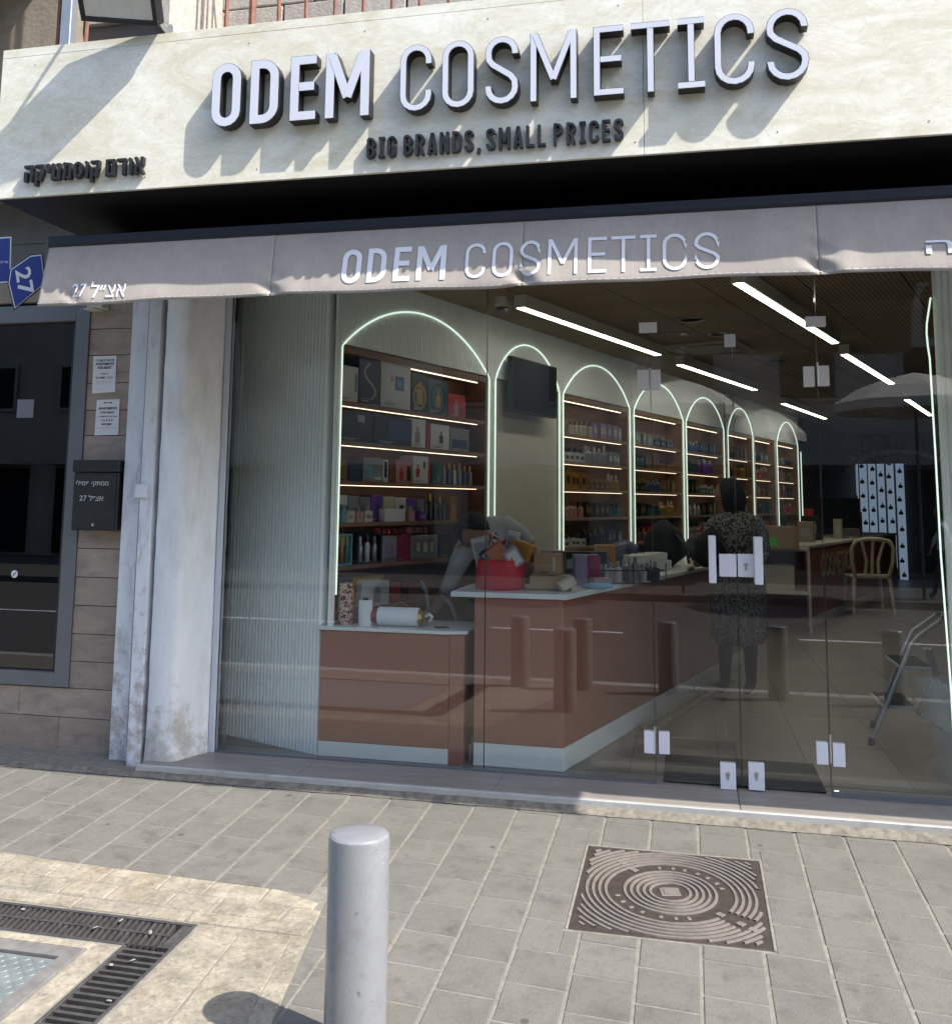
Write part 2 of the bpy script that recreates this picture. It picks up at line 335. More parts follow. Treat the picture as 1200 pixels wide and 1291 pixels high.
def strip(path, wd, closed, dens=None):
    pts = [Vector(p) for p in path]
    if closed and (pts[0]-pts[-1]).length < 1e-6: pts = pts[:-1]
    if dens:
        out = []; n = len(pts)
        for i in range(n if closed else n-1):
            a, b = pts[i], pts[(i+1) % n]; k = max(1, int((b-a).length/dens))
            for j in range(k): out.append(a+(b-a)*j/k)
        if not closed: out.append(pts[-1])
        pts = out
    n = len(pts); Ls = []; Rs = []
    for i, p in enumerate(pts):
        d0 = (p-pts[i-1]) if (closed or i > 0) else None; d1 = (pts[(i+1) % n]-p) if (closed or i < n-1) else None
        if d0 is not None and d0.length < 1e-7: d0 = None
        if d1 is not None and d1.length < 1e-7: d1 = None
        a = (d0 or d1).normalized(); b = (d1 or d0).normalized()
        t = (a+b).normalized(); nn = Vector((-t.y, t.x)); c = max(0.35, nn.dot(Vector((-b.y, b.x))))
        Ls.append(p+nn*wd/2/c); Rs.append(p-nn*wd/2/c)
    return Ls, Rs
LAY = [('O', 265.7, 307.5, 0), ('D', 320.7, 361, 0), ('E', 377, 412.5, 0), ('M', 425.5, 485.7, 0), ('C', 526, 567.5, 1), ('O', 581, 622, 1), ('S', 636, 678, 1),
       ('M', 692.5, 750, 1), ('E', 770, 806, 1), ('T', 815, 861, 1), ('I', 870, 901, 1), ('C', 912, 958, 1), ('S', 971, 1018, 1)]
def text_mb(body, width=None, height=None, depth=0.002, bold=0.0, xsq=1.0):
    """builder with the built-in font, lying in the xz plane facing -y, lower left corner at the origin"""
    c = bpy.data.curves.new('text', 'FONT'); c.body = body; c.size = 1.0; c.offset = bold; c.extrude = 0.001; c.resolution_u = 3
    o = bpy.data.objects.new('text', c); COL.objects.link(o); bpy.context.view_layer.update()
    me = bpy.data.meshes.new_from_object(o.evaluated_get(bpy.context.evaluated_depsgraph_get()))
    vs = [v.co.copy() for v in me.vertices]; fs = [tuple(p.vertices) for p in me.polygons]
    bpy.data.objects.remove(o); bpy.data.curves.remove(c); bpy.data.meshes.remove(me)
    x0 = min(v.x for v in vs); x1 = max(v.x for v in vs); y0 = min(v.y for v in vs); y1 = max(v.y for v in vs)
    sy = height/(y1-y0) if height else width/(x1-x0); sx = width/(x1-x0) if width else sy*xsq
    mb = MB()
    for v in vs: mb.v.append(Vector(((v.x-x0)*sx, -depth/2 - (v.z/0.001)*depth/2, (v.y-y0)*sy)))
    for f in fs: mb.face(f)
    return mb, (x1-x0)*sx
def heb(s): return s[::-1]
def place(mb, Mx):
    mb.v = [Mx @ v for v in mb.v]; return mb

def add_layer(name, col, kind, **k):
    m = M[name]; n = m.node_tree.nodes; l = m.node_tree.links; b = n['Principled BSDF']; src = b.inputs['Base Color'].links[0].from_socket
    geo = n.new('ShaderNodeNewGeometry'); t = n.new('ShaderNodeTexNoise'); t.inputs['Scale'].default_value = k.get('scale', 12); t.inputs['Detail'].default_value = 8; t.inputs['Roughness'].default_value = 0.7
    mp = n.new('ShaderNodeMapping'); mp.inputs['Scale'].default_value = k.get('st', (1, 1, 1)); mp.inputs['Rotation'].default_value = k.get('rot', (0, 0, 0)); l.new(geo.outputs['Position'], mp.inputs['Vector']); l.new(mp.outputs[0], t.inputs['Vector'])
    r = n.new('ShaderNodeMapRange')
    if kind == 'base':      # wear that gathers near the foot of a wall
        sp = n.new('ShaderNodeSeparateXYZ'); l.new(geo.outputs['Position'], sp.inputs[0])
        h = n.new('ShaderNodeMapRange'); h.inputs[1].default_value = 0.0; h.inputs[2].default_value = k.get('h', .45); h.inputs[3].default_value = .19; h.inputs[4].default_value = -.10; l.new(sp.outputs[2], h.inputs[0])
        a = n.new('ShaderNodeMath'); l.new(t.outputs[0], a.inputs[0]); l.new(h.outputs[0], a.inputs[1]); l.new(a.outputs[0], r.inputs[0]); r.inputs[1].default_value = .55; r.inputs[2].default_value = .72
    elif kind == 'grain':
        l.new(t.outputs[0], r.inputs[0]); r.inputs[1].default_value = k.get('a', .52); r.inputs[2].default_value = k.get('b', .72)
    elif kind == 'spots':
        t2 = n.new('ShaderNodeTexVoronoi'); t2.inputs['Scale'].default_value = k.get('scale', 2); l.new(geo.outputs['Position'], t2.inputs['Vector']); l.new(t2.outputs['Distance'], r.inputs[0])
        r.inputs[1].default_value = k['r']; r.inputs[2].default_value = k['r']*.8
    r.inputs[3].default_value = 0; r.inputs[4].default_value = k.get('amt', .9)
    mx = n.new('ShaderNodeMix'); mx.data_type = 'RGBA'; l.new(r.outputs[0], mx.inputs[0]); l.new(src, mx.inputs[6]); mx.inputs[7].default_value = (*col, 1); l.new(mx.outputs[2], b.inputs['Base Color'])
add_layer('white_plaster', (0.38, 0.345, 0.28), 'base', scale=7, h=.55, amt=.75)
add_layer('white_metal', (0.20, 0.15, 0.12), 'base', scale=14, h=1.3, amt=.6)
add_layer('paver', (0.20, 0.19, 0.17), 'grain', scale=170, amt=.55)
add_layer('paver', (0.055, 0.05, 0.045), 'grain', scale=60, amt=.35)
add_layer('paver', (0.045, 0.043, 0.04), 'spots', scale=3.4, r=.062, amt=.7)
add_layer('limestone', (0.42, 0.37, 0.28), 'grain', scale=40, amt=.5)
add_layer('limestone', (0.08, 0.07, 0.058), 'grain', scale=45, a=.5, b=.68, amt=.6)
add_layer('limestone', (0.05, 0.045, 0.04), 'spots', scale=3.1, r=.055, amt=.7)
add_layer('limestone', (0.30, 0.20, 0.09), 'grain', scale=1.7, amt=.22)
add_layer('bollard', (0.09, 0.09, 0.095), 'grain', scale=38, amt=.3)
add_layer('tile_stone', (0.12, 0.095, 0.08), 'grain', scale=9, amt=.4)

mat('litter', (0.20, 0.185, 0.165), 0.8, var=.2)

add_layer('bollard', (0.06, 0.062, 0.07), 'grain', scale=26, a=.64, b=.67, amt=.7)
add_layer('bollard', (0.42, 0.42, 0.43), 'grain', scale=19, a=.66, b=.68, amt=.8, st=(1, 1, 1.8))
add_layer('sign_stone', (0.82, 0.80, 0.70), 'grain', scale=24, a=.54, b=.66, amt=.5, st=(1, 1, 3), rot=(0, .6, 0))
add_layer('sign_stone', (0.44, 0.40, 0.26), 'grain', scale=30, a=.58, b=.70, amt=.45, st=(1, 1, 3), rot=(0, -.7, 0))
add_layer('sign_stone', (0.40, 0.33, 0.20), 'grain', scale=2.2, a=.58, b=.78, amt=.4)
add_layer('awning_cloth', (0.26, 0.23, 0.22), 'grain', scale=60, a=.45, b=.75, amt=.5, st=(1, 1, .12))
add_layer('awning_cloth', (0.24, 0.20, 0.18), 'grain', scale=14, a=.62, b=.70, amt=.5)
add_layer('terracotta', (0.17, 0.065, 0.045), 'grain', scale=6, a=.5, b=.75, amt=.4)
add_layer('counter_white', (0.45, 0.46, 0.45), 'grain', scale=9, a=.56, b=.72, amt=.4)

add_layer('paver', (0.05, 0.047, 0.042), 'grain', scale=7, a=.54, b=.74, amt=.6)
add_layer('bollard', (0.09, 0.09, 0.10), 'grain', scale=9, a=.60, b=.72, amt=.55, st=(1, 1, .35))
add_layer('black_paint', (0.035, 0.034, 0.032), 'grain', scale=20, a=.5, b=.75, amt=.6)
# ------------------------------------------------------------------ pavement
SLY, SLX = 0.0586, -0.0025
def gz(x, y): return -0.05 + SLY*(y-5.10) + SLX*(x+0.95)
SH = -0.08                                    # cross joints run slightly askew
def clip(poly, n, d):                         # keep n.p <= d
    out = []
    for i, p in enumerate(poly):
        q = poly[(i+1) % len(poly)]; a = n[0]*p[0]+n[1]*p[1]-d; b = n[0]*q[0]+n[1]*q[1]-d
        if a <= 0: out.append(p)
        if (a < 0 < b) or (b < 0 < a):
            t = a/(a-b); out.append((p[0]+(q[0]-p[0])*t, p[1]+(q[1]-p[1])*t))
    return out
def area(p): return abs(sum(p[i][0]*p[(i+1) % len(p)][1]-p[(i+1) % len(p)][0]*p[i][1] for i in range(len(p))))/2 if len(p) > 2 else 0
def minus_rect(poly, r):                      # convex pieces of poly outside rect (x0,x1,y0,y1)
    x0, x1, y0, y1 = r
    inn = clip(clip(clip(clip(poly, (-1, 0), -x0), (1, 0), x1), (0, -1), -y0), (0, 1), y1)
    if area(inn) < 1e-4: return [poly]
    mid = clip(clip(poly, (-1, 0), -x0), (1, 0), x1)
    return [clip(poly, (1, 0), x0), clip(poly, (-1, 0), -x1), clip(mid, (0, 1), y0), clip(mid, (0, -1), -y1)]
def inset(poly, d):
    n = len(poly); cx = sum(p[0] for p in poly)/n; cy = sum(p[1] for p in poly)/n; out = []
    for p in poly:
        v = Vector((cx-p[0], cy-p[1])); out.append((p[0]+v.x/max(v.length, 1e-6)*d*1.3, p[1]+v.y/max(v.length, 1e-6)*d*1.3))
    return out
def stone_mb(poly, h=0.03, ch=0.004, mb=None, base=None, tilt=0.0):
    """one stone: chamfered prism lying on the sloping bed; coordinates absolute"""
    m = mb or MB(); ins = inset(poly, ch)
    bx = sum(p[0] for p in poly)/len(poly)
    B = [m.vert((x, y, gz(x, y)-h)) for x, y in poly]; K = [m.vert((x, y, gz(x, y)-ch*0.8+tilt*(x-bx))) for x, y in poly]; T = [m.vert((x, y, gz(x, y)+tilt*(x-bx))) for x, y in ins]
    n = len(poly); m.face(T)
    for i in range(n):
        j = (i+1) % n; m.face((B[i], B[j], K[j], K[i])); m.face((K[i], K[j], T[j], T[i]))
    return m
def proj(p):
    c = ROT.transposed() @ (Vector(p)-C0)
    return (CX-FPX*c.x/c.z, CY+FPX*c.y/c.z) if c.z < 0 else (9e9, 9e9)

bed = MB()
HOLES = [(-5.48, -1.886, 3.392, 3.584), (-2.079, -1.886, 1.586, 3.392), (-4.79, -2.21, 1.74, 3.32)]
bxs = sorted(set([-14+1.0*i for i in range(29)]+[h[0] for h in HOLES]+[h[1] for h in HOLES])); bys = sorted(set([1.15, 2.4, 4.4, 5.5]+[h[2] for h in HOLES]+[h[3] for h in HOLES]))
for x0, x1 in zip(bxs[:-1], bxs[1:]):
    for y0, y1 in zip(bys[:-1], bys[1:]):
        mx0, my0 = (x0+x1)/2, (y0+y1)/2
        if any(h[0] < mx0 < h[1] and h[2] < my0 < h[3] for h in HOLES): continue
        bed.poly([(x0, y0, gz(x0, y0)-0.0035), (x1, y0, gz(x1, y0)-0.0035), (x1, y1, gz(x1, y1)-0.0035), (x0, y1, gz(x0, y1)-0.0035)])
pavement = structure(obj('pavement', bed, 'mortar'))
kerb = MB()
for i in range(28):
    x0 = -14+i; kerb.slab([(x0+0.004, gz(x0, 1.1)-0.25), (x0+0.996, gz(x0+1, 1.1)-0.25), (x0+0.996, gz(x0+1, 1.1)+0.004), (x0+0.004, gz(x0, 1.1)+0.004)], 0.98, 1.148)
structure(obj('kerb', kerb, 'concrete', bevel=0.01))
rd = MB(); rd.poly([(-60, -8.5, -0.42), (60, -8.5, -0.42), (60, 0.98, -0.42), (-60, 0.98, -0.42)])
structure(obj('road', rd, 'asphalt'))
ln = MB()
for i in range(14): ln.box(-30+i*4.5, -28+i*4.5, -3.8, -3.68, -0.4165, -0.4155)
structure(obj('road_marking', ln, 'print_white'))
far = MB(); far.poly([(-200, -200, -0.46), (200, -200, -0.46), (200, 200, -0.46), (-200, 200, -0.46)])
structure(obj('ground', far, 'asphalt'))
op = MB(); op.box(-60, 60, -15.5, -8.5, -0.45, -0.28)
structure(obj('far_pavement', op, 'asphalt', bevel=0.01))

MANH = (-0.485, 0.272, 3.862, 4.640)
JX = 0.2235; JY = 0.2295
def ls_region(x, y):                           # yellow limestone patch round the drain
    top = 3.93-0.045*(x+1.8) - max(0, (x+1.72))*0.35
    return y < top and x < -1.44+(3.7-y)*0.17
def edge_clip(poly):
    # keep the part outside the limestone patch: above its top line or right of its side line
    inside = [ls_region(*p) for p in poly]
    if not any(inside): return poly
    if all(inside): return []
    a = clip(poly, (-0.045, -1.0), -3.93+0.045*1.8)
    b = clip(poly, (-1.0, -0.17), 1.44-3.7*0.17)
    return max((a, b), key=area)
cands = []
for i in range(-24, 13):
    x0 = 0.013+i*JX
    for k in range(-2, 22):
        y0 = 1.2+k*JY*1.0 + (JY/2 if i % 2 else 0) + 0.03
        g = 0.0055; gy = 0.0044
        P = [(x0+g, y0+gy+SH*(g)), (x0+JX-g, y0+gy+SH*(JX-g)), (x0+JX-g, y0+JY-gy+SH*(JX-g)), (x0+g, y0+JY-gy+SH*g)]
        P = [(x+random.uniform(-.0012, .0012), y+SH*(x0)*1.0*0 + SH*(x0-0.0)*1.0 + random.uniform(-.0012, .0012)) for x, y in P]
        P = clip(P, (0, 1), 5.03+0.0*x0); P = clip(P, (0, -1), -1.16) if P else P
        if len(P) < 3: continue
        for P in minus_rect(P, (MANH[0]-0.012, MANH[1]+0.012, MANH[2]-0.012, MANH[3]+0.012)):
            if len(P) > 2: P = edge_clip(P)
            if len(P) < 3 or area(P) < 0.0012: continue
            c = (sum(p[0] for p in P)/len(P), sum(p[1] for p in P)/len(P)); u, v = proj((c[0], c[1], gz(*c)))
            vis = -40 < u < 1240 and v < 1330
            cands.append((vis, v if vis else -1, P, c))
cands.sort(key=lambda t: (t[0], t[1]), reverse=True)
restp = MB()
for n_, (vis, v, P, c) in enumerate(cands):
    if vis and n_ < 296:
        mb = stone_mb(P, tilt=random.uniform(-.008, .008)); cz = gz(*c)
        for q in mb.v: q -= Vector((c[0], c[1], cz))
        o = obj('paver', mb, 'paver', pavement); o.location = (c[0], c[1], cz)
    else: stone_mb(P, mb=restp)
o = obj('paver_field', restp, 'paver', pavement); o['kind'] = 'stuff'

# limestone blocks round the drain
GR_OUT = dict(x=-1.885, y=3.585); GW = 0.195   # outer corner of the L-shaped grate, arm width
PL = dict(x=-2.20, y=3.33)
def ls_stone(P, tl=0.006):
    if len(P) < 3 or area(P) < 0.0015: return
    c = (sum(p[0] for p in P)/len(P), sum(p[1] for p in P)/len(P)); mb = stone_mb(P, ch=0.005, tilt=random.uniform(-tl, tl)); cz = gz(*c)
    for q in mb.v: q -= Vector((c[0], c[1], cz))
    o = obj('paving_stone', mb, 'limestone', pavement); o.location = (c[0], c[1], cz)
def jit(P, a=0.006): return [(x+random.uniform(-a, a), y+random.uniform(-a, a)) for x, y in P]
g = 0.0025
yrow = [GR_OUT['y']+0.012, 3.68, 3.805, 3.975]
for r_ in range(3):                             # rows above the grate
    x = -5.2+0.1*r_
    while x < -1.2:
        wd = random.uniform(0.2, 0.3) if r_ else random.uniform(0.45, 0.7)
        P = [(x+g, yrow[r_]+g), (x+wd-g, yrow[r_]+g), (x+wd-g, yrow[r_+1]-g), (x+g, yrow[r_+1]-g)]
        P = [(a, b-0.045*(a+1.8)*(0.5 if r_ else 0.15)) for a, b in jit(P, 0.004)]
        P = clip(clip(P, (0.045, 1.0), 3.93+0.045*-1.8-0.003), (1.0, 0.17), -1.44+3.7*0.17-0.006); P = clip(P, (0.35, 1.0), 3.93-0.35*1.72+0.0)
        ls_stone(P); x += wd
colx = [GR_OUT['x']+0.012, -1.70, -1.49, -1.2]
for c_ in range(3):                             # columns right of the grate
    y = GR_OUT['y']+0.01 - 0.0
    while y > 1.6:
        hh = random.uniform(0.2, 0.32) if c_ else random.uniform(0.35, 0.6)
        sk = 0.012*(c_)
        P = jit([(colx[c_]+g, y-hh+g), (colx[c_+1]-g, y-hh+g), (colx[c_+1]-g, y-g), (colx[c_]+g, y-g)], 0.004)
        P = [(a+(3.6-b)*0.06*(c_ if q_ in (0, 3) else c_+1), b) for q_, (a, b) in enumerate(P)]
        P = clip(P, (1.0, 0.17), -1.44+3.7*0.17-0.006); ls_stone(P); y -= hh
# strip between grate and plate
xi, yi = GR_OUT['x']-GW-0.012, GR_OUT['y']-GW-0.012
x = -5.2
while x < PL['x']-0.02:
    wd = min(random.uniform(0.35, 0.6), PL['x']+0.012-x); ls_stone([(x+g, PL['y']+0.006), (x+wd-g, PL['y']+0.006), (x+wd-g, yi), (x+g, yi)]); x += wd
y = yi
while y > 1.8:
    hh = random.uniform(0.35, 0.6); ls_stone([(PL['x']+0.012, y-hh+g), (xi, y-hh+g), (xi, y-g), (PL['x']+0.012, y-g)]); y -= hh

def on_slope(o, x, y, z=0.0):
    o.location = (x, y, gz(x, y)+z); o.rotation_euler = (math.atan(SLY), -math.atan(SLX), 0)
# drain grate, L-shaped
t = thing('drain_grate', 'L-shaped black iron drain grate set in the yellow stone paving', 'drain grate'); on_slope(t, GR_OUT['x'], GR_OUT['y'])
ch = MB(); ch.box(-3.6, -0.002, -GW+0.002, -0.002, -0.055, -0.045); ch.box(-GW+0.002, -0.002, -2.0, -GW, -0.055, -0.045)
obj('channel', ch, 'black_paint', t)
fr = MB()
fr.box(-3.6, 0, -0.014, 0, -0.05, 0.001); fr.box(-3.6, -GW, -GW, -GW+0.014, -0.05, 0.001)
fr.box(-0.014, 0, -2.0, -0.0142, -0.05, 0.001); fr.box(-GW, -GW+0.014, -2.0, -GW-0.0002, -0.05, 0.001)
obj('frame', fr, 'dark_iron', t, bevel=0.002)
cor = MB(); cor.box(-0.055, -0.016, -GW+0.016, -0.016, -0.04, -0.002); obj('corner_plate', cor, 'dark_iron', t, bevel=0.002)
barA = None
def bar(x, y, sx, sy, ry=0):
    global barA
    if barA is None:
        b = MB(); b.box(-0.5, 0.5, -0.5, 0.5, -0.02, 0.0); barA = b
    o = obj('grate_bar', barA, 'dark_iron', None) if not hasattr(bar, 'me') else None
    if o is None: o = bpy.data.objects.new('grate_bar', bar.me); COL.objects.link(o)
    else: bar.me = o.data
    o.parent = t; o.location = (x, y, -0.003+random.uniform(-.0015, .0015)); o.scale = (sx, sy, 1); o.rotation_euler = (0, 0, ry)
x = -0.075
while x > -1.35: bar(x, -GW/2, 0.012, GW-0.03, 0.18); x -= 0.0265
y = -GW-0.02
while y > -0.95: bar(-GW/2, y, GW-0.03, 0.014); y -= 0.036
lr = MB(); lr.box(-1.37, -0.06, -GW/2-0.006, -GW/2+0.006, -0.016, -0.001); obj('cross_rail', lr, 'dark_iron', t)
ext = MB()
x = -1.38
while x > -3.55: ext.box(x-.006, x+.006, -GW+0.016, -0.016, -0.02, -0.002); x -= 0.0265
y = -0.98
while y > -1.95: ext.box(-GW+0.016, -0.016, y-.007, y+.007, -0.02, -0.002); y -= 0.036
o = obj('bar_field', ext, 'dark_iron', t); o['kind'] = 'stuff'
rndm = random.Random(3)
for i in range(8):
    a = rndm.random() < 0.6
    lx, ly = (rndm.uniform(-0.75, -0.05), rndm.uniform(-GW+.03, -.02)) if a else (rndm.uniform(-GW+.03, -.02), rndm.uniform(-0.75, -0.2))
    lf = MB(); s_ = rndm.uniform(.009, .016); lf.lathe([(s_*.5, 0), (s_, s_*.35), (s_*.7, s_*.7), (0.001, s_*.8)], (0, 0, 0), 7)
    o = obj('leaf_litter', lf, 'litter'); p_ = WM(t) @ Vector((lx, ly, 0.0)); o.location = p_; o.rotation_euler = (.3, .2, rndm.uniform(0, 6)); o.scale = (1, .6, .6)
    tag(o, 'tiny pale scrap of litter caught on the black drain grate', 'litter', 'pale scraps of litter on the drain grate')
# checker-plate cover
t = thing('access_cover', 'checkered steel access cover in a grey frame at the lower left corner', 'access cover'); on_slope(t, PL['x'], PL['y'])
fr = MB(); fr.box(-2.6, 0, -0.062, 0, -0.03, 0.002); fr.box(-0.062, 0, -1.6, -0.0622, -0.03, 0.002); obj('frame', fr, 'cover_frame', t, bevel=0.003)
ip = MB(); ip.box(-2.6, -0.066, -1.6, -0.066, -0.03, -0.012); pl = obj('plate', ip, 'checker_plate', t)
tr = MB()
for i in range(56):
    for j in range(34):
        cx_, cy_ = -0.09-i*0.028, -0.09-j*0.028
        a = R_(45 if (i+j) % 2 else -45); c_, s_ = math.cos(a), math.sin(a); L_, W_ = 0.0125, 0.004
        pts = [(L_, 0), (0, W_), (-L_, 0), (0, -W_)]; base = [tr.vert((cx_+p*c_-q*s_, cy_+p*s_+q*c_, -0.012)) for p, q in pts]
        top = [tr.vert((cx_+p*.6*c_-q*.6*s_, cy_+p*.6*s_+q*.6*c_, -0.0095)) for p, q in pts]; tr.face(top)
        for k in range(4): tr.face((base[k], base[(k+1) % 4], top[(k+1) % 4], top[k]))
o = obj('tread_pattern', tr, 'checker_plate', pl); o['kind'] = 'stuff'

# manhole cover with concentric ribs
mx_, my_ = (MANH[0]+MANH[1])/2, (MANH[2]+MANH[3])/2
t = thing('manhole_cover', 'square brown iron manhole cover with concentric ribs in the paving', 'manhole cover'); on_slope(t, mx_, my_, 0.0)
hx, hy = (MANH[1]-MANH[0])/2, (MANH[3]-MANH[2])/2
b = MB(); b.box(-hx, hx, -hy, hy, -0.04, -0.001); obj('plate', b, 'iron_brown', t, bevel=0.003)
rb = MB(); rw = 0.0135; hz = 0.004
def rib(r, a0, a1, wd=rw, cx=0, cy=0):
    n = max(3, int(abs(a1-a0)/4)); seg = []
    for i in range(n+1):
        a = R_(a0+(a1-a0)*i/n); c_, s_ = math.cos(a), math.sin(a)
        if max(abs((r+wd)*c_)/(hx-0.012), abs((r+wd)*s_)/(hy-0.012)) > 1: seg.append(None); continue
        seg.append([rb.vert((r*c_, r*s_, -0.001)), rb.vert(((r+wd*.12)*c_, (r+wd*.12)*s_, hz)), rb.vert(((r+wd*.88)*c_, (r+wd*.88)*s_, hz)), rb.vert(((r+wd)*c_, (r+wd)*s_, -0.001))])
    for i in range(n):
        p, q = seg[i], seg[i+1]
        if p is None or q is None: continue
        for k in range(3): rb.face((p[k+1], p[k], q[k], q[k+1]))
r = 0.075; i = 0
while r < 0.50:
    gaps = {0: (0, 360)}
    if 0.205 < r < 0.25: r += 0.0262; continue       # lettering ring
    if r < 0.2: rib(r, -15, 345) if i % 3 == 2 else rib(r, 0, 360)
    elif r < 0.37: rib(r, -28, 316)
    else: rib(r, 0, 360)
    r += 0.0262; i += 1
o = obj('rib_pattern', rb, 'iron_ridge', t); o['kind'] = 'stuff'
em = MB(); em.T = Matrix.Rotation(R_(12), 4, 'Z'); em.box(-.04, .04, -.035, .035, -.001, .002); em.box(-.026, .026, -.022, .022, .002, .0045); em.box(-.03, .03, .027, .032, .002, .0045)
obj('emblem', em, 'iron_ridge', t, bevel=0.001)
lg = MB()
for a in (20, 32, 47, 60, 75, 88, 103, 200, 214, 228, 242, 262, 277, 290):
    lg.T = Matrix.Rotation(R_(a), 4, 'Z') @ Matrix.Translation((0.224, 0, 0)); lg.box(-.011, .011, -.007, .007, -.001, .0025)
for a, r in ((132, .32), (132, .235), (322, .25), (322, .345), (322, .40)):
    lg.T = Matrix.Rotation(R_(a), 4, 'Z') @ Matrix.Translation((r, 0, 0)); lg.box(-.016, .016, -.014, .014, -.001, .0035)
o = obj('raised_mark', lg, 'iron_ridge', t, bevel=0.001); o['kind'] = 'stuff'
bd = MB()
for a0, a1, b0, b1 in ((-hx-.011, hx+.011, hy+.001, hy+.011), (-hx-.011, -hx-.001, -hy, hy), (hx+.001, hx+.013, -hy, hy)): bd.box(a0, a1, b0, b1, -.03, 0.0015)
obj('mortar_edge', bd, 'mortar', t, bevel=0.002)

# dirt strip, threshold
dm = MB(); n_ = 60
for i in range(n_):
    x0 = -3.9+6.5*i/n_; x1 = -3.9+6.5*(i+1)/n_
    dm.poly([(x0, 5.0+0.004*math.sin(i*1.7), gz(x0, 5.0)+.003), (x1, 5.0+0.004*math.sin((i+1)*1.7), gz(x1, 5.0)+.003), (x1, 5.05, -0.026+.002*math.sin(i*2.3+2.3)), (x0, 5.05, -0.026+.002*math.sin(i*2.3))])
structure(obj('mortar_strip', dm, 'dirt'))
t = thing('threshold', 'low grey stone threshold with a pale metal nosing under the shop glass', 'threshold', (-1, 5.07, 0))
x = -3.08; k_ = 0
for wd in (0.95, 1.1, 1.25, 1.35, 1.0):
    b = MB(); b.box(x+.0015, x+wd-.0015, 5.078, 5.60, -.09, 0.0); obj('stone_slab', b, 'threshold', t, world=True, bevel=0.002); x += wd
b = MB(); b.box(-3.08, 2.6, 5.050, 5.077, -.045, 0.003); obj('nosing', b, 'trim_metal', t, world=True, bevel=0.003)
b = MB(); b.box(-3.08, 2.6, 5.07, 5.0775, -.12, -.046); obj('riser', b, 'dirt', t, world=True)

# bollards
def bollard(x, y, label, h=0.658, dia=0.188, grp='grey bollards along the kerb', first=None):
    t = thing('bollard', label, 'bollard', (x, y, gz(x, y)), 0, grp)
    if first:
        for c_ in first.children:
            d = c_.copy(); COL.objects.link(d); d.parent = t
        return t
    r = dia/2; b = MB(); b.lathe([(r, -0.1), (r, h-0.014), (r-.002, h-.006), (r-.008, h-.0008)], n=48); 
    o = obj('post', b, 'bollard', t); smooth_by(o, 35)
    b = MB(); b.lathe([(r-.008, h-.0008), (r-.012, h+.001), (r*.4, h+.0035), (0.002, h+.004)], n=48, close=False)
    o = obj('cap', b, 'bollard', t); smooth_by(o, 50)
    return t
b0 = bollard(-1.012, 2.935, 'smooth light grey steel bollard with a rounded top in the foreground')
for x, y, l_ in ((-1.62, 1.56, 'leftmost kerb bollard mirrored in the long counter front'), (-1.02, 1.56, 'kerb bollard mirrored just right of the foreground bollard reflection'), (-0.22, 1.56, 'kerb bollard mirrored at the left door hinge'), (0.76, 1.56, 'kerb bollard mirrored in the right door leaf'), (1.75, 1.56, 'rightmost kerb bollard, mirrored beside the step ladder')):
    bollard(x, y, l_, first=b0, grp='bollards reflected in the shop glass')

# ------------------------------------------------------------------ shop sign box
SY = 4.155
sg = thing('shop_sign', 'long cream marbled shop sign box reading ODEM COSMETICS above the awning', 'shop sign', (-1, SY, 3.05))
x0, x1, zb, zt = -3.53, 1.78, 3.046, 3.864
xs = [x0, -1.93+1.55, x1]
for a, b_ in ((x0, -0.172), (-0.170, x1)):
    b = MB(); b.box(a, b_, SY, SY+0.02, zb, zt-0.048); obj('fascia_panel', b, 'sign_stone', sg, world=True, bevel=0.0008)
b = MB(); b.box(x0, x1, SY, SY+0.02, zt-0.0465, zt); obj('top_trim', b, 'sign_stone', sg, world=True, bevel=0.001)
for xa_ in (x0, x1-.02):
    b = MB(); b.box(xa_, xa_+.02, SY+.0205, 5.33, zb+.031, zt); obj('side_panel', b, 'sign_stone', sg, world=True)
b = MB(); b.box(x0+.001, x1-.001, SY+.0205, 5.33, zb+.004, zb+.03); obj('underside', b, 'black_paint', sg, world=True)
b = MB(); b.box(x0+.0205, x1-.0205, SY+.0205, 5.33, zt-.06, zt-.03); obj('top_cover', b, 'galv', sg, world=True)

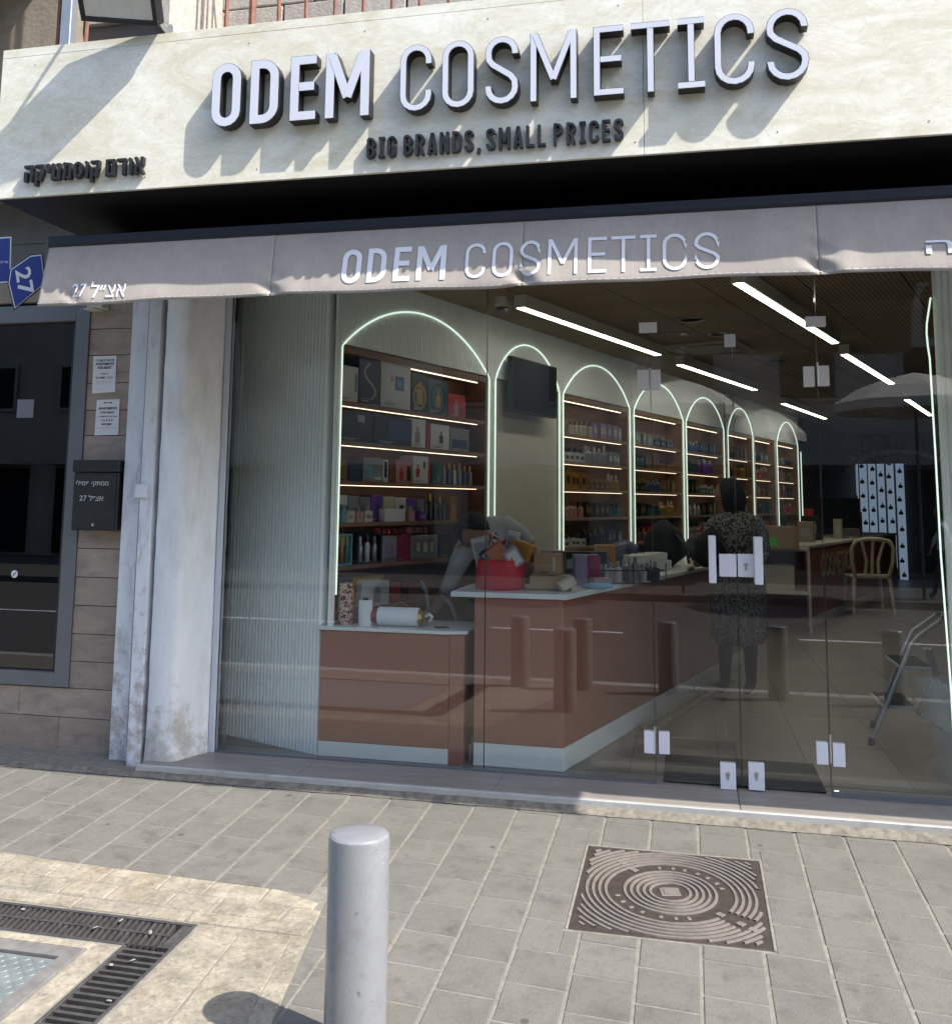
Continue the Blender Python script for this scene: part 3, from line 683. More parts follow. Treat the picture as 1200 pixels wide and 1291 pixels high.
def HL_(): return globals().get('HL')
def sign_word(parent, xl, xr, z0, H, y, kind, depth=0.05, swb=0.047, swt=0.031, disp=None, dens=None, lay=None, face='letter_face'):
    lay = lay or LAY; l0 = lay[0][1]; k = (xr-xl)/(lay[-1][2]-l0)
    for ch, a, c, thin in lay:
        X0 = xl+(a-l0)*k; Wd = (c-a)*k; s = swt if thin else swb
        mb = MB(); eps = 0
        for path, closed in glyph(ch, Wd, H, s):
            for wd, m, ya, yb in (((s, 1, y-depth, y),) if kind == '3d' else ())+((max(s-0.005, s*0.8), 0, y-depth-0.0015-eps, y-depth) if kind == '3d' else (s, 0, y-0.0012-eps, y-0.0012-eps),):
                Ls, Rs = strip(path, wd, closed, dens); n = len(Ls)
                if kind == '3d' and m == 1: ya -= eps*0.5
                f = [[], [], [], []]
                for q in range(n):
                    for lst, P, yy in ((f[0], Ls[q], ya), (f[1], Rs[q], ya), (f[2], Ls[q], yb), (f[3], Rs[q], yb)):
                        X_, Z_ = X0+P.x, z0+P.y
                        dy = disp(X_, Z_) if disp else 0
                        lst.append(mb.vert((X_, yy+dy, Z_)) if not (kind != '3d' and yy is yb and lst in (f[2], f[3])) else None)
                rng = range(n if closed else n-1)
                for q in rng:
                    w_ = (q+1) % n
                    mb.face((f[0][q], f[1][q], f[1][w_], f[0][w_]), m)
                    if kind == '3d':
                        mb.face((f[2][q], f[0][q], f[0][w_], f[2][w_]), m); mb.face((f[1][q], f[3][q], f[3][w_], f[1][w_]), m)
                        if m == 1: mb.face((f[2][q], f[2][w_], f[3][w_], f[3][q]), m)
                if kind == '3d' and not closed:
                    mb.face((f[0][0], f[2][0], f[3][0], f[1][0]), m); mb.face((f[0][-1], f[1][-1], f[3][-1], f[2][-1]), m)
            eps += 0.0004
        obj('comma' if ch == ',' else 'letter_'+ch.lower() if len(ch) == 1 and lay is not HL_() else 'hebrew_letter', mb, [face if kind == '3d' else 'print_white', 'black_paint'], parent, world=True)
lt = thing('raised_lettering', 'large raised white letters ODEM COSMETICS with black sides on the marbled sign', 'lettering', (-1, SY, 3.35))
sign_word(lt, -2.265, 0.533, 3.309, 0.327, SY-0.004, '3d', depth=0.06)
st = thing('raised_slogan', 'small black raised slogan BIG BRANDS, SMALL PRICES on the sign', 'lettering', (-1, SY, 3.1))
SL = []
xx = 0
for ch in 'BIG BRANDS, SMALL PRICES':
    if ch == ' ': xx += .45; continue
    wd = {'I': .62, 'M': 1.18, ',': .42, 'L': .82, 'E': .80}.get(ch, .95); SL.append((ch, xx, xx+wd, 0)); xx += wd+(.34 if ch != ',' else .1)
sign_word(st, -1.468, -0.260, 3.110, 0.102, SY-0.004, '3d', depth=0.022, swb=0.0138, lay=SL, face='black_paint')
ht = thing('raised_hebrew_name', 'small black raised Hebrew shop name at the left end of the sign', 'lettering', (-3, SY, 3.1))
HL = []; xx = 0
for ch in ('he', 'qof', 'yod', 'tet', 'mem', 'O', 'vav', 'qof', '', 'final_mem', 'dalet', 'vav', 'alef'):
    wd = {'': .5, 'yod': .42, 'vav': .42, 'qof': .95}.get(ch, 1.0)
    if ch: HL.append((ch, xx, xx+wd, 0))
    xx += wd+(.26 if ch else 0)
sign_word(ht, -3.328, -2.644, 3.116, 0.087, SY-0.006, '3d', depth=0.024, swb=0.0155, lay=HL, face='black_paint')
for i in range(9):
    for z_ in (zb+.06, zt-.10):
        b = MB(); b.T = Matrix.Translation((x0+.2+i*.61+(.07 if z_ < 3.3 else 0), SY-.0005, z_)) @ Matrix.Rotation(R_(90), 4, 'X'); b.lathe([(.0035, 0), (.003, .001), (.001, .0014)], n=8); obj('screw', b, 'grey_metal', sg, world=True)
# floodlight on a bracket above the sign
fl = thing('floodlight', 'black floodlight with a pale reflector hanging over the top left of the sign', 'floodlight', (-2.75, 3.97, 4.03))
fl.rotation_euler = (R_(-52), R_(6), R_(8))
b = MB(); b.box(-.205, .205, -.17, .17, .0, .07); obj('housing', b, 'black_paint', fl, bevel=0.012, segs=2)
b = MB()
for a0, a1, b0, b1 in ((-.205, .205, -.17, -.145), (-.205, .205, .145, .17), (-.205, -.18, -.1448, .1448), (.18, .205, -.1448, .1448)): b.box(a0, a1, b0, b1, -.018, -.0005)
obj('bezel', b, 'black_paint', fl, bevel=0.003)
b = MB(); o4 = [(-.178, -.143), (.178, -.143), (.178, .143), (-.178, .143)]; i4 = [(-.09, -.06), (.09, -.06), (.09, .06), (-.09, .06)]
A = [b.vert((x, y, -.012)) for x, y in o4]; B_ = [b.vert((x, y, -.002)) for x, y in i4]
for k in range(4): b.face((A[k], B_[k], B_[(k+1) % 4], A[(k+1) % 4]))
b.face(B_[::-1]); obj('reflector', b, 'reflector', fl)
b = MB(); b.tube([(-.22, 0, .03), (-.22, .05, .16), (-.1, .08, .22), (.1, .08, .22), (.22, .05, .16), (.22, 0, .03)], .012, 6); obj('yoke', b, 'black_paint', fl)
b = MB(); b.tube([(0, .08, .22), (0, .45, .62)], .016, 8); obj('arm', b, 'black_paint', fl)

# ------------------------------------------------------------------ awning
AY = 4.335
aw = thing('awning', 'taupe fabric awning with a dark front bar printed ODEM COSMETICS', 'awning', (-1, AY, 2.8))
def cloth(x, z):
    t = max(0.0, min(1.0, (2.82-z)/0.31)); s = -0.066*t
    s += 0.011*math.sin(x*2.1+0.4)*t + 0.005*math.sin(x*5.7+1.0)*t + 0.002*math.sin(x*14+z*9)*t
    for sx, am in ((-2.012, .022), (-0.745, .03), (0.57, .035), (-3.12, .015)):
        d = (x-sx); s += am*math.exp(-(d/0.055)**2)*t*t*(0.6+0.5*math.sin(z*70+d*30)) - am*0.4*math.exp(-((d-.1)/0.07)**2)*t
    return s
def hem(x):
    return 2.493 + 0.006*math.sin(x*2.7+1)+0.003*math.sin(x*9.1) + 0.008*math.exp(-((x+0.745)/.08)**2)
xl, xr = -3.31, 1.43
def valance(a, c, name):
    b = MB(); nx = max(2, int((c-a)/0.012)); nz = 18; g_ = []
    for i in range(nx+1):
        x = a+(c-a)*i/nx; h_ = hem(x); row = []
        flare = -0.0*max(0, (-3.22-x)/0.09) if x < -3.22 else 0
        for j in range(nz+1):
            t = j/nz; z = 2.825+(h_-2.825)*t; row.append(b.vert((x+flare*t*1.0, AY+cloth(x, z)+0.0, z)))
        g_.append(row)
    for i in range(nx):
        for j in range(nz): b.face((g_[i][j], g_[i][j+1], g_[i+1][j+1], g_[i+1][j]))
    o = obj(name, b, 'awning_cloth', aw, world=True, smooth=True)
    s = o.modifiers.new('thick', 'SOLIDIFY'); s.thickness = 0.0015; s.offset = 1
    return o
sx_ = [xl, -2.012, -0.745, 0.57, xr]
for i in range(4): valance(sx_[i], sx_[i+1]-0.0015, 'valance_panel')
b = MB(); prev = None; nx = 400
for i in range(nx):
    if i % 3 == 2: continue
    x0_ = xl+(xr-xl)*i/nx; x1_ = xl+(xr-xl)*(i+0.8)/nx
    q = [(x, AY+cloth(x, hem(x)+dz)-0.003, hem(x)+dz) for x, dz in ((x0_, .0155), (x1_, .0155), (x1_, .0175), (x0_, .0175))]; b.poly(q)
o = obj('hem_stitching', b, 'print_white', aw, world=True); o['kind'] = 'stuff'
b = MB()
ring = []
b.box(xl-.012, xr+.01, AY-.012, AY+.05, 2.822, 2.882); obj('front_bar', b, 'awning_bar', aw, world=True, bevel=0.012, segs=3)
b = MB(); b.slab([(xl, 0), (xr, 0), (xr, .004), (xl, .004)], 0, 1)
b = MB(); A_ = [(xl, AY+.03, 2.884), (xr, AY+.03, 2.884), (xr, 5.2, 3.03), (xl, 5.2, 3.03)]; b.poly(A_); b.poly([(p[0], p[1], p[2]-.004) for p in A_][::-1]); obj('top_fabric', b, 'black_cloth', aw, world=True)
for ax in (-2.9, -1.0, 1.0):
    b = MB(); b.tube([(ax, AY+.05, 2.85), (ax+.5, 4.75, 2.9), (ax+.1, 5.25, 2.93)], .02, 8); obj('folding_arm', b, 'awning_bar', aw, world=True)
b = MB(); b.box(xl, xr, 5.2, 5.3, 2.86, 3.03); obj('cassette', b, 'awning_bar', aw, world=True, bevel=0.01)
sign_word(aw, -1.635, 0.151, 2.5406, 0.179, AY-0.004, 'flat', swb=0.026, swt=0.0155, disp=lambda x, z: cloth(x, z), dens=0.02)
def awn_text(s, x, z, wd, hh):
    mb, _ = text_mb(s, wd, hh, 0.0004, 0.008)
    for v in mb.v: X_, Z_ = x+v.x, z+v.z; v.x, v.y, v.z = X_, AY-0.006+cloth(X_, Z_)+v.y, Z_
    obj('print', mb, 'print_white', aw, world=True)
awn_text('27', -3.118, 2.532, 0.085, 0.074); awn_text(heb('אצ״ל'), -3.005, 2.524, 0.202, 0.09)
awn_text(heb('יקה'), 1.004, 2.543, 0.30, 0.085)
# unseen awning past the right edge, added to cast the shadow edge on the sill
na = thing('sill_shade_awning', 'plain unseen awning past the right edge, added to shade the sill', 'awning', (3, 4.6, 2.8))
b = MB(); b.box(1.46, 6.0, 4.44, 4.48, 2.55, 2.82); obj('valance_panel', b, 'awning_cloth', na, world=True); b = MB(); b.slab([(1.46, 2.83), (6, 2.83), (6, 2.85), (1.46, 2.85)], 4.44, 5.3); obj('top_fabric', b, 'black_cloth', na, world=True)
# ------------------------------------------------------------------ left neighbour wall
WY = 5.35
lw = thing('tiled_wall', 'wall clad in brown stone tiles left of the shop, round a dark window', 'wall', (-5, WY, 0))
b = MB(); b.box(-9, -4.0+.0, WY+.032, WY+.3, -.1, .38); b.box(-3.86, -3.385, WY+.032, WY+.3, -.1, 2.76); b.box(-9, -4.0, WY+.032, WY+.3, 2.70, 2.76); b.box(-3.999, -3.861, WY+.032, WY+.3, -.1, .38)
obj('backing', b, 'block_mortar', lw, world=True)
joints = [945, 907, 869.5]; zj = [onY(118, v, WY).z for v in (945, 907, 869.5, 835, 800, 764, 728, 691.6, 655, 619, 583, 549, 517, 483, 448, 415, 380)]
zj[0] = gz(-3.6, 5.3)-.02; zj.append(2.76)
fr_x0 = -3.745
for i in range(len(zj)-1):
    z0, z1 = zj[i]+.002, zj[i+1]-.002
    xl_ = -3.86 if i >= 2 else None
    if xl_ is not None:
        b = MB(); b.box(fr_x0+.002, -3.387, WY+random.uniform(-.001, .001), WY+.03, z0, z1); obj('wall_tile', b, 'tile_stone', lw, world=True, bevel=.0015)
    else:
        xs_ = [-3.387, -4.09, -4.72, -5.35, -6.0] if i == 1 else [-3.387, -3.80, -4.43, -5.06, -5.7]
        for a, c in zip(xs_[1:], xs_[:-1]):
            b = MB(); b.box(a+.0015, c-.0015, WY+random.uniform(-.001, .001), WY+.03, z0, z1); obj('wall_tile', b, 'tile_stone', lw, world=True, bevel=.0015)
# dark window
wn = thing('shop_window', 'dark window of the next premises in a grey metal frame at the left edge', 'window', (-4.5, WY, .4))
wz0, wz1 = zj[2]+.004, 2.745
b = MB()
b.box(fr_x0-.10, fr_x0, WY-.012, WY+.08, wz0, wz1); b.box(-6.5, fr_x0-.1002, WY-.012, WY+.08, wz0, wz0+.085); b.box(-6.5, fr_x0-.1002, WY-.012, WY+.08, wz1-.11, wz1)
b.box(-6.5, -6.4, WY-.0121, WY+.08, wz0+.085, wz1-.11)
obj('frame', b, 'grey_metal', wn, world=True, bevel=.002)
b = MB(); b.box(fr_x0-.135, fr_x0-.1005, WY+.02, WY+.06, wz0+.086, wz1-.111); obj('inner_frame', b, 'black_paint', wn, world=True)
b = MB(); b.box(-6.4, fr_x0-.1005, WY+.034, WY+.042, wz0+.0852, wz1-.1102); obj('glass_pane', b, 'dark_window_glass', wn, world=True)
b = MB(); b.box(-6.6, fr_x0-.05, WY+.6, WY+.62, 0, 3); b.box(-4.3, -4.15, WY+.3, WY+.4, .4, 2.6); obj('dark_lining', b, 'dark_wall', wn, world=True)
b = MB(); b.box(-4.268, -4.146, WY+.028, WY+.0335, 2.012, 2.131); tag(obj('notice', b, 'p_grey'), 'small grey paper notice behind the dark window glass at the left', 'notice')
b = MB(); b.T = Matrix.Translation((-4.205, WY+.031, 1.012)) @ Matrix.Rotation(R_(90), 4, 'X'); b.lathe([(.024, 0), (.024, .002)], n=20); st_ = obj('sticker', b, 'paper'); tag(st_, 'small round white no-smoking sticker low on the dark window', 'sticker')
b = MB(); b.T = Matrix.Translation((-4.205, WY+.0288, 1.012)) @ Matrix.Rotation(R_(90), 4, 'X') @ Matrix.Rotation(R_(45), 4, 'Z'); b.box(-.016, .016, -.003, .003, 0, .0005); obj('print', b, 'ink', st_)
# lintel beam above the window and side panels up to the sign
lb = thing('lintel', 'pale concrete lintel over the dark window at the left', 'lintel', (-5, WY, 2.78))
b = MB(); b.box(-9, -3.1, WY-.02, WY+.3, 2.765, 2.90); obj('beam', b, 'stucco', lb, world=True, bevel=.004)
cp = thing('upper_cladding', 'grey weathered panels on the wall between window lintel and sign', 'cladding', (-5, WY, 3))
for i, (z0, z1) in enumerate(((2.905, 2.99), (2.993, 3.16), (3.163, 3.5))):
    for a, c in ((-9, -4.6), (-4.597, -2.9)):
        b = MB(); b.box(a, c, WY-.01, WY+.2, z0, z1); obj('panel', b, 'dark_panel', cp, world=True, bevel=.002)

# mailbox
mbx = thing('mailbox', 'black metal mailbox with white Hebrew lettering on the tiled wall', 'mailbox', (-3.58, WY, 1.3))
Y0, Y1 = WY-.115, WY-.004
P0, P1 = onY(93, 578, Y0), onY(143, 668, Y0)
xl_, xr_, z0, z1 = onY(92, 620, Y0).x, onY(149, 620, Y0).x, onY(120, 669, Y0).z, onY(120, 580, Y0).z
b = MB(); b.box(xl_, xr_, Y0, Y1, z0, z1-.075); obj('body', b, 'black_paint', mbx, world=True, bevel=.004)
b = MB(); T_ = [(xl_-.006, Y0-.012), (xr_+.006, Y0-.012), (xr_+.006, Y1), (xl_-.006, Y1)]; b.box(xl_-.006, xr_+.006, Y0-.014, Y1, z1-.073, z1); obj('lid', b, 'black_paint', mbx, world=True, bevel=.005)
b = MB(); b.box(xl_+.012, xr_-.014, Y0-.004, Y0-.0005, z0+.012, z1-.085); dr = obj('door', b, 'black_paint', mbx, world=True, bevel=.001)
b = MB(); b.T = Matrix.Translation(((xl_+xr_)/2-.0, Y0-.0045, z0+.035)) @ Matrix.Rotation(R_(90), 4, 'X'); b.lathe([(.009, 0), (.009, .004), (.004, .005)], n=14); obj('lock', b, 'steel', dr, world=True)
for s_, x, z, wd, hh in ((heb('ממתקי פמילי'), xl_+.022, z1-.165, .225, .04), ('27 '+heb('אצ״ל'), xl_+.052, z1-.25, .165, .036)):
    m_, _ = text_mb(s_, wd, hh, .0004, .012); place(m_, Matrix.Translation((x, Y0-.006, z))); obj('print', m_, 'p_white', dr, world=True)
# notices on the tiles
def notice(pts, lines, label):
    P = [onY(*p, WY-.003) for p in pts]   # tl, tr, br, bl
    t = thing('paper_notice', label, 'notice', P[3]); b = MB(); f = [b.vert(p) for p in P]; k = [b.vert(p+Vector((0, .001, 0))) for p in P]; b.face((f[3], f[2], f[1], f[0])); b.face(k)
    obj('sheet', b, 'paper', t, world=True)
    ux = (P[1]-P[0]); uz = (P[3]-P[0])
    for s_, fy, hh, wd, bo in lines:
        m_, _ = text_mb(s_, ux.length*wd, uz.length*hh, .0003, bo); c = P[0]+ux*(0.5-wd/2)+uz*(fy)
        place(m_, Matrix.Translation(c+Vector((0, -.0012, 0)))); obj('print', m_, 'ink', t, world=True)
notice([(118, 449), (147, 448), (145, 494), (116, 496)], [(heb('דירות להשכרה'), .15, .07, .8, .01), ('APARTMENTS', .25, .07, .8, .02), ('FOR RENT', .35, .07, .6, .02), (heb('להשכרה'), .50, .05, .35, 0), ('ROOMS  1-2-3', .61, .055, .7, .01), ('. . . . . . . . .', .70, .02, .6, .01), ('. . . . . . .', .76, .02, .5, .01)],
       'upper of two white paper notices on the stone tiles, APARTMENTS FOR RENT')
notice([(122, 504), (151, 503), (149, 548), (119, 549)], [(heb('דירות'), .12, .05, .35, .01), ('APARTMENTS', .28, .07, .8, .02), ('FOR RENT', .39, .06, .6, .02), (heb('דירות להשכרה'), .49, .045, .8, .01), ('1,2,3,4,5', .61, .06, .5, .01), ('ROOMS', .72, .06, .42, .02), ('. . . . . . . . .', .80, .02, .8, .01)],
       'lower white paper notice on the stone tiles, listing 1,2,3,4,5 ROOMS')
# small bracket lamp above tiles (under the awning end)
b = MB(); P = onY(125, 388, WY-.02); b.T = Matrix.Translation(P); b.box(-.05, .06, -.06, .02, -.012, .03); b.box(-.07, .02, -.07, .02, -.02, -.013); tag(obj('wall_fitting', b, 'wall_cream', bevel=.003), 'small broken beige wall fitting above the tiles under the awning end', 'wall fitting')

# roller shutter guide and column
sgd = thing('shutter_guide', 'chipped white metal roller shutter guide between tiles and column', 'shutter guide', (-3.25, 5.25, 0))
b = MB(); b.box(-3.385, -3.215, 5.255, 5.36, gz(-3.3, 5.25)-.02, 2.9); obj('back_plate', b, 'white_metal', sgd, world=True, bevel=.002)
b = MB(); b.box(-3.213, -3.130, 5.165, 5.26, gz(-3.2, 5.2)-.02, 2.9); obj('rail', b, 'white_metal', sgd, world=True, bevel=.003)
b = MB(); b.box(-3.262, -3.255, 5.236, 5.254, .05, 2.9); obj('groove_strip', b, 'galv', sgd, world=True)
P = onY(178, 618, 5.16); b = MB(); b.T = Matrix.Translation(P); b.box(-.03, .045, -.02, .01, -.045, .035); obj('latch', b, 'white_metal', sgd, world=True, bevel=.004)
cl = thing('column', 'white plastered column with flaking paint at the left of the shop glass', 'column', (-3.0, 5.3, 0))
b = MB(); pl_ = [(-3.105, 5.5), (-3.105, 5.19), (-3.095, 5.172)] + [(-2.955+.05*math.cos(R_(a))*1.0, 5.215+.05*math.sin(R_(a))) for a in (-90, -70, -45, -20)] + [(-2.83, 5.425), (-2.81, 5.5)]
nzz = 44; rings = []
for i in range(nzz+1):
    z = -.06+3.0*i/nzz; k = 1.0
    base = max(0, (0.16-z)/.22)*.012
    rings.append([b.vert((x+base*(x+2.95)*3+random.uniform(-.0022, .0022)*(0 < i), y-base+random.uniform(-.0022, .0022), z)) for x, y in pl_])
for i in range(nzz):
    for k in range(len(pl_)): j = (k+1) % len(pl_); b.face((rings[i][k], rings[i][j], rings[i+1][j], rings[i+1][k]))
b.face(rings[-1]); o = obj('shaft', b, 'white_plaster', cl, world=True, smooth=True)

# upper block wall above the sign
uw = thing('block_wall', 'rough grey concrete block wall above the shop sign', 'wall', (-1, 5.4, 3.9))
b = MB(); b.box(-3.82, 9, 5.235, 5.6, 3.0, 7.2); b.box(-2.8, 9, 5.30, 5.6, 2.955, 2.999); b.box(3.0, 9, 5.45, 5.9, -.2, 2.954); obj('mortar_bed', b, 'block_mortar', uw, world=True)
bw, bh = 0.40, 0.20; me_ = None
for r_ in range(6):
    z = 4.17+r_*bh
    for i in range(-1, 14):
        x = -3.82+i*bw+(bw/2 if r_ % 2 else 0)
        if x < -3.83 or x > 1.4: continue
        if r_ == 1 and i == 0: continue
        if me_ is None:
            b = MB(); b.box(-.5*bw+.006, .5*bw-.006, -.015, .02, -.5*bh+.006, .5*bh-.006); o = obj('block', b, 'block', uw, bevel=.006, segs=2); me_ = o.data
        else:
            o = link('block', me_, uw); m_ = o.modifiers.new('bevel', 'BEVEL'); m_.width = .006; m_.segments = 2
        p = WM(uw).inverted() @ Vector((x+bw/2, 5.222+random.uniform(-.006, .006), z+bh/2)); o.location = p; o.rotation_euler = (random.uniform(-.02, .02), random.uniform(-.01, .01), 0)
b = MB(); b.box(-3.8, 3.4, 5.0, 5.235, 3.9, 4.10); obj('ledge', b, 'concrete', uw, world=True, bevel=.01)
b = MB(); b.box(-9, -3.84, 5.0, 5.9, 3.45, 7); obj('stucco_return', b, 'stucco', uw, world=True)
eave = thing('balcony_soffit', 'crumbling brown concrete soffit at the top left corner', 'soffit', (-4.5, 4.6, 5))
b = MB(); b.box(-9, -3.95, 4.2, 5.0, 4.78, 5.1); obj('slab', b, 'stucco', eave, world=True, bevel=.03)
b = MB()
for (x, y, r, m) in ((-3.66, 4.75, .014, 'rust'), (-3.47, 4.75, .012, 'rust')):
    bb = MB(); bb.tube([(x, y, 3.88), (x, y, 6.5)], r, 8); tag(obj('metal_rod', bb, m), {-3.66: 'thin brown vertical rod left of the blue-grey post', -3.47: 'thin grey rod between the blue-grey post and the floodlight'}[x], 'rod')
bb = MB(); bb.box(-3.615, -3.545, 4.7, 4.76, 3.88, 6.5); tag(obj('metal_post', bb, 'galv', bevel=.004), 'blue-grey square steel post at the top left above the sign', 'post')
rb_ = thing('rusty_railing', 'row of rusty vertical bars in front of the block wall above the sign', 'railing', (-1, 4.8, 4))
for u in (222, 286, 318, 352, 386, 422, 458, 494, 529, 566, 602):
    P = onY(u, 15, 4.80); b = MB(); x = P.x; r = .012 if u != 318 else .022
    b.tube([(x, 4.80, 3.9), (x+random.uniform(-.01, .01), 4.80, 5.6)], r, 6); obj('bar', b, 'rust' if u > 230 else 'galv', rb_, world=True)
b = MB(); b.tube([(-2.5, 4.80, 5.55), (1.2, 4.80, 5.55)], .015, 6); obj('top_rail', b, 'rust', rb_, world=True)
b = MB(); P = onY(226, 38, 4.5); b.tube([P+Vector((-.02, -.06, -.02)), P+Vector((.03, .1, .0)), P+Vector((.05, .5, 0))], .028, 10); tag(obj('pipe_stub', b, 'plastic_cream'), 'short cream plastic pipe end sticking out above the sign', 'pipe')
b = MB(); P = onY(210, 30, 4.6); b.box(P.x-.05, P.x+.02, 4.6, 5.2, 3.9, 5.5); tag(obj('render_strip', b, 'block', bevel=.006), 'sunlit rendered pier beside the floodlight above the sign', 'pier')
# blue signs
ss = thing('street_name_sign', 'blue street name plate with white border cut by the left edge', 'street sign', (-3.9, 4.9, 3))
def plate(name, pts_px, y, t, mat_, th=.004):
    P = [onY(*p, y) for p in pts_px]; b = MB(); f = [b.vert(p) for p in P]; k = [b.vert(p+Vector((0, th, 0))) for p in P]; n = len(P)
    b.face(f[::-1]); b.face(k)
    for i in range(n): b.face((f[i], f[(i+1) % n], k[(i+1) % n], k[i]))
    return obj(name, b, mat_, t, world=True)
plate('border', [(-50, 303), (14, 298), (13, 355.5), (-50, 361)], 4.8, ss, 'print_white')
plate('plate', [(-49, 304.5), (12.3, 299.7), (11.3, 353.8), (-49, 359)], 4.7975, ss, 'sign_blue', .0024)
P = onY(0, 332, 4.796); m_, _ = text_mb(heb('אריה'), .055, .014, .0004, .004); place(m_, Matrix.Translation(P)); obj('print', m_, 'print_white', ss, world=True)
hn = thing('house_number_sign', 'blue five-sided plate with a white 27 hanging turned on its side', 'number sign', (-3.7, 4.9, 2.9))
outer = [(13.5, 339.5), (39, 322), (52, 320.5), (56.5, 357), (18.5, 388.5), (10.8, 357)]
plate('rim', [(12.0, 339.5), (39, 320.8), (53.5, 319), (58.3, 357.6), (17.5, 391), (9.3, 357)], 4.775, hn, 'black_paint')
plate('border', outer, 4.7725, hn, 'print_white', .0022)
cx_, cy_ = 33, 352
plate('plate', [(cx_+(u-cx_)*.945, cy_+(v-cy_)*.95) for u, v in outer], 4.770, hn, 'sign_blue', .0022)
m_, _ = text_mb('27', .165, .105, .0004, .02)
O = onY(19.5, 341, 4.768); place(m_, Matrix.Translation(O+Vector((-.004, 0, .0))) @ Matrix.Rotation(R_(76), 4, 'Y')); obj('print', m_, 'print_white', hn, world=True)

# ------------------------------------------------------------------ shop glass
GY = 5.43
gf = thing('glass_shopfront', 'frameless glass shopfront panels from the white column to the right edge', 'shopfront', (-2.8, GY, 0))
b = MB(); b.box(-2.826, -2.792, GY-.02, GY+.03, 0, 2.95); obj('jamb', b, 'alu', gf, world=True, bevel=.002)
b = MB(); b.box(-2.745, -2.730, GY+.008, GY+.02, .015, 2.95); obj('inner_edge', b, 'grey_metal', gf, world=True)
b = MB(); b.box(-2.79, -.2, GY-.012, GY+.016, 0.0, .012); b.box(.695, 1.9, GY-.016, GY+.016, 0, .028); obj('sill_rail', b, 'grey_metal', gf, world=True)
def pane(name, xa, xb, za, zb_, label, cat='glass panel'):
    b = MB(); b.box(xa, xb, GY-.005, GY+.005, za, zb_)
    if cat == 'glass door':
        t = thing(name, label, cat, ((xa+xb)/2, GY, za)); o = obj('pane', b, 'shop_glass', t, world=True)
    else: t = gf; o = obj(name, b, 'shop_glass', gf, world=True)
    for e_ in (xa-.0012, xb):
        b = MB(); b.box(e_, e_+.0012, GY-.005, GY+.005, za, zb_)
        q = obj('polished_edge', b, 'teal_edge', None); q.parent = o
        q.matrix_parent_inverse = WM(o).inverted()
    return t
mat('teal_edge', (0.03, 0.045, 0.04), 0.3, var=0)
pane('glass_panel', -2.79, -1.152, .013, 2.95, 'wide left glass panel in front of the fluted wall and shelves')
pane('glass_panel', -1.148, -.206, .013, 2.95, 'second glass panel, in front of the counter corner')
g3 = pane('glass_panel', .695, 1.9, .029, 2.95, 'right glass panel beside the doors, ladder behind it')
g4 = pane('transom_panel', -.200, .688, 2.452, 2.95, 'glass transom above the pair of doors')
dl = pane('glass_door', -.200, .2405, .02, 2.445, 'left leaf of the frameless glass shop doors', 'glass door')
dr_ = pane('glass_door', .2475, .688, .02, 2.445, 'right leaf of the frameless glass shop doors, with the keyhole plate', 'glass door')
def patch(t, u0, u1, v0, v1, name='hinge_plate', th=.012, keyed=0, y=None):
    y = GY-.006 if y is None else y
    a, c = onY((u0+u1)/2-(u1-u0)/2, (v0+v1)/2, y), onY(u1, (v0+v1)/2, y); z0_, z1_ = onY((u0+u1)/2, v1, y).z, onY((u0+u1)/2, v0, y).z
    b = MB(); b.box(a.x, c.x, y-th, y, z0_, z1_); b.box(a.x, c.x, GY+.006, GY+.006+th, z0_, z1_)
    o = obj(name, b, 'patch_white', t, world=True, bevel=.0015)
    if keyed:
        b = MB(); xm = (a.x+c.x)/2; zm = (z0_+z1_)/2+keyed
        b.T = Matrix.Translation((xm, y-th, zm)) @ Matrix.Rotation(R_(90), 4, 'X'); b.lathe([(.011, 0), (.011, .003), (.007, .004)], n=14); b.box(-.006, .006, -.028, -.006, 0, .003)
        obj('keyhole', b, 'steel', o, world=True)
    return o
def pin(t, x, z0_, z1_):
    b = MB(); b.tube([(x, GY-.014, z0_), (x, GY-.014, z1_)], .006, 8); obj('hinge_pin', b, 'steel', t, world=True)
patch(dl, 819.5, 832.5, 466, 491); patch(dl, 803.5, 818, 466.5, 491.5, 'wall_plate'); patch(dl, 830.5, 844, 922.5, 950.5); patch(dl, 812, 826, 921.5, 949.5, 'wall_plate')
pin(dl, -.2045, 2.14, 2.26); pin(dl, -.2045, .17, .30)
patch(dr_, 1013, 1026.5, 462, 487.5); patch(dr_, 1031, 1045, 461, 486.5, 'wall_plate'); patch(dr_, 1029, 1043.5, 935.5, 963.5); patch(dr_, 1049.5, 1065, 937.5, 966.5, 'wall_plate')
pin(dr_, .6915, 2.14, 2.27); pin(dr_, .6915, .17, .31)
patch(g4, 805.5, 828, 406.5, 419, 'connector_plate'); patch(g4, 1015, 1040.5, 399, 411.5, 'connector_plate'); patch(g4, 913, 927, 421, 437, 'connector_plate', th=.004).data.materials[0] = M['alu']
patch(dl, 906.5, 928, 698.5, 727, 'lock_plate'); patch(dr_, 929.8, 950.5, 698.5, 727.5, 'lock_plate', keyed=.004)
patch(dl, 908, 927.5, 962, 995, 'bottom_lock', keyed=.012); patch(dr_, 943.5, 963.5, 962, 996, 'bottom_lock', keyed=.012)
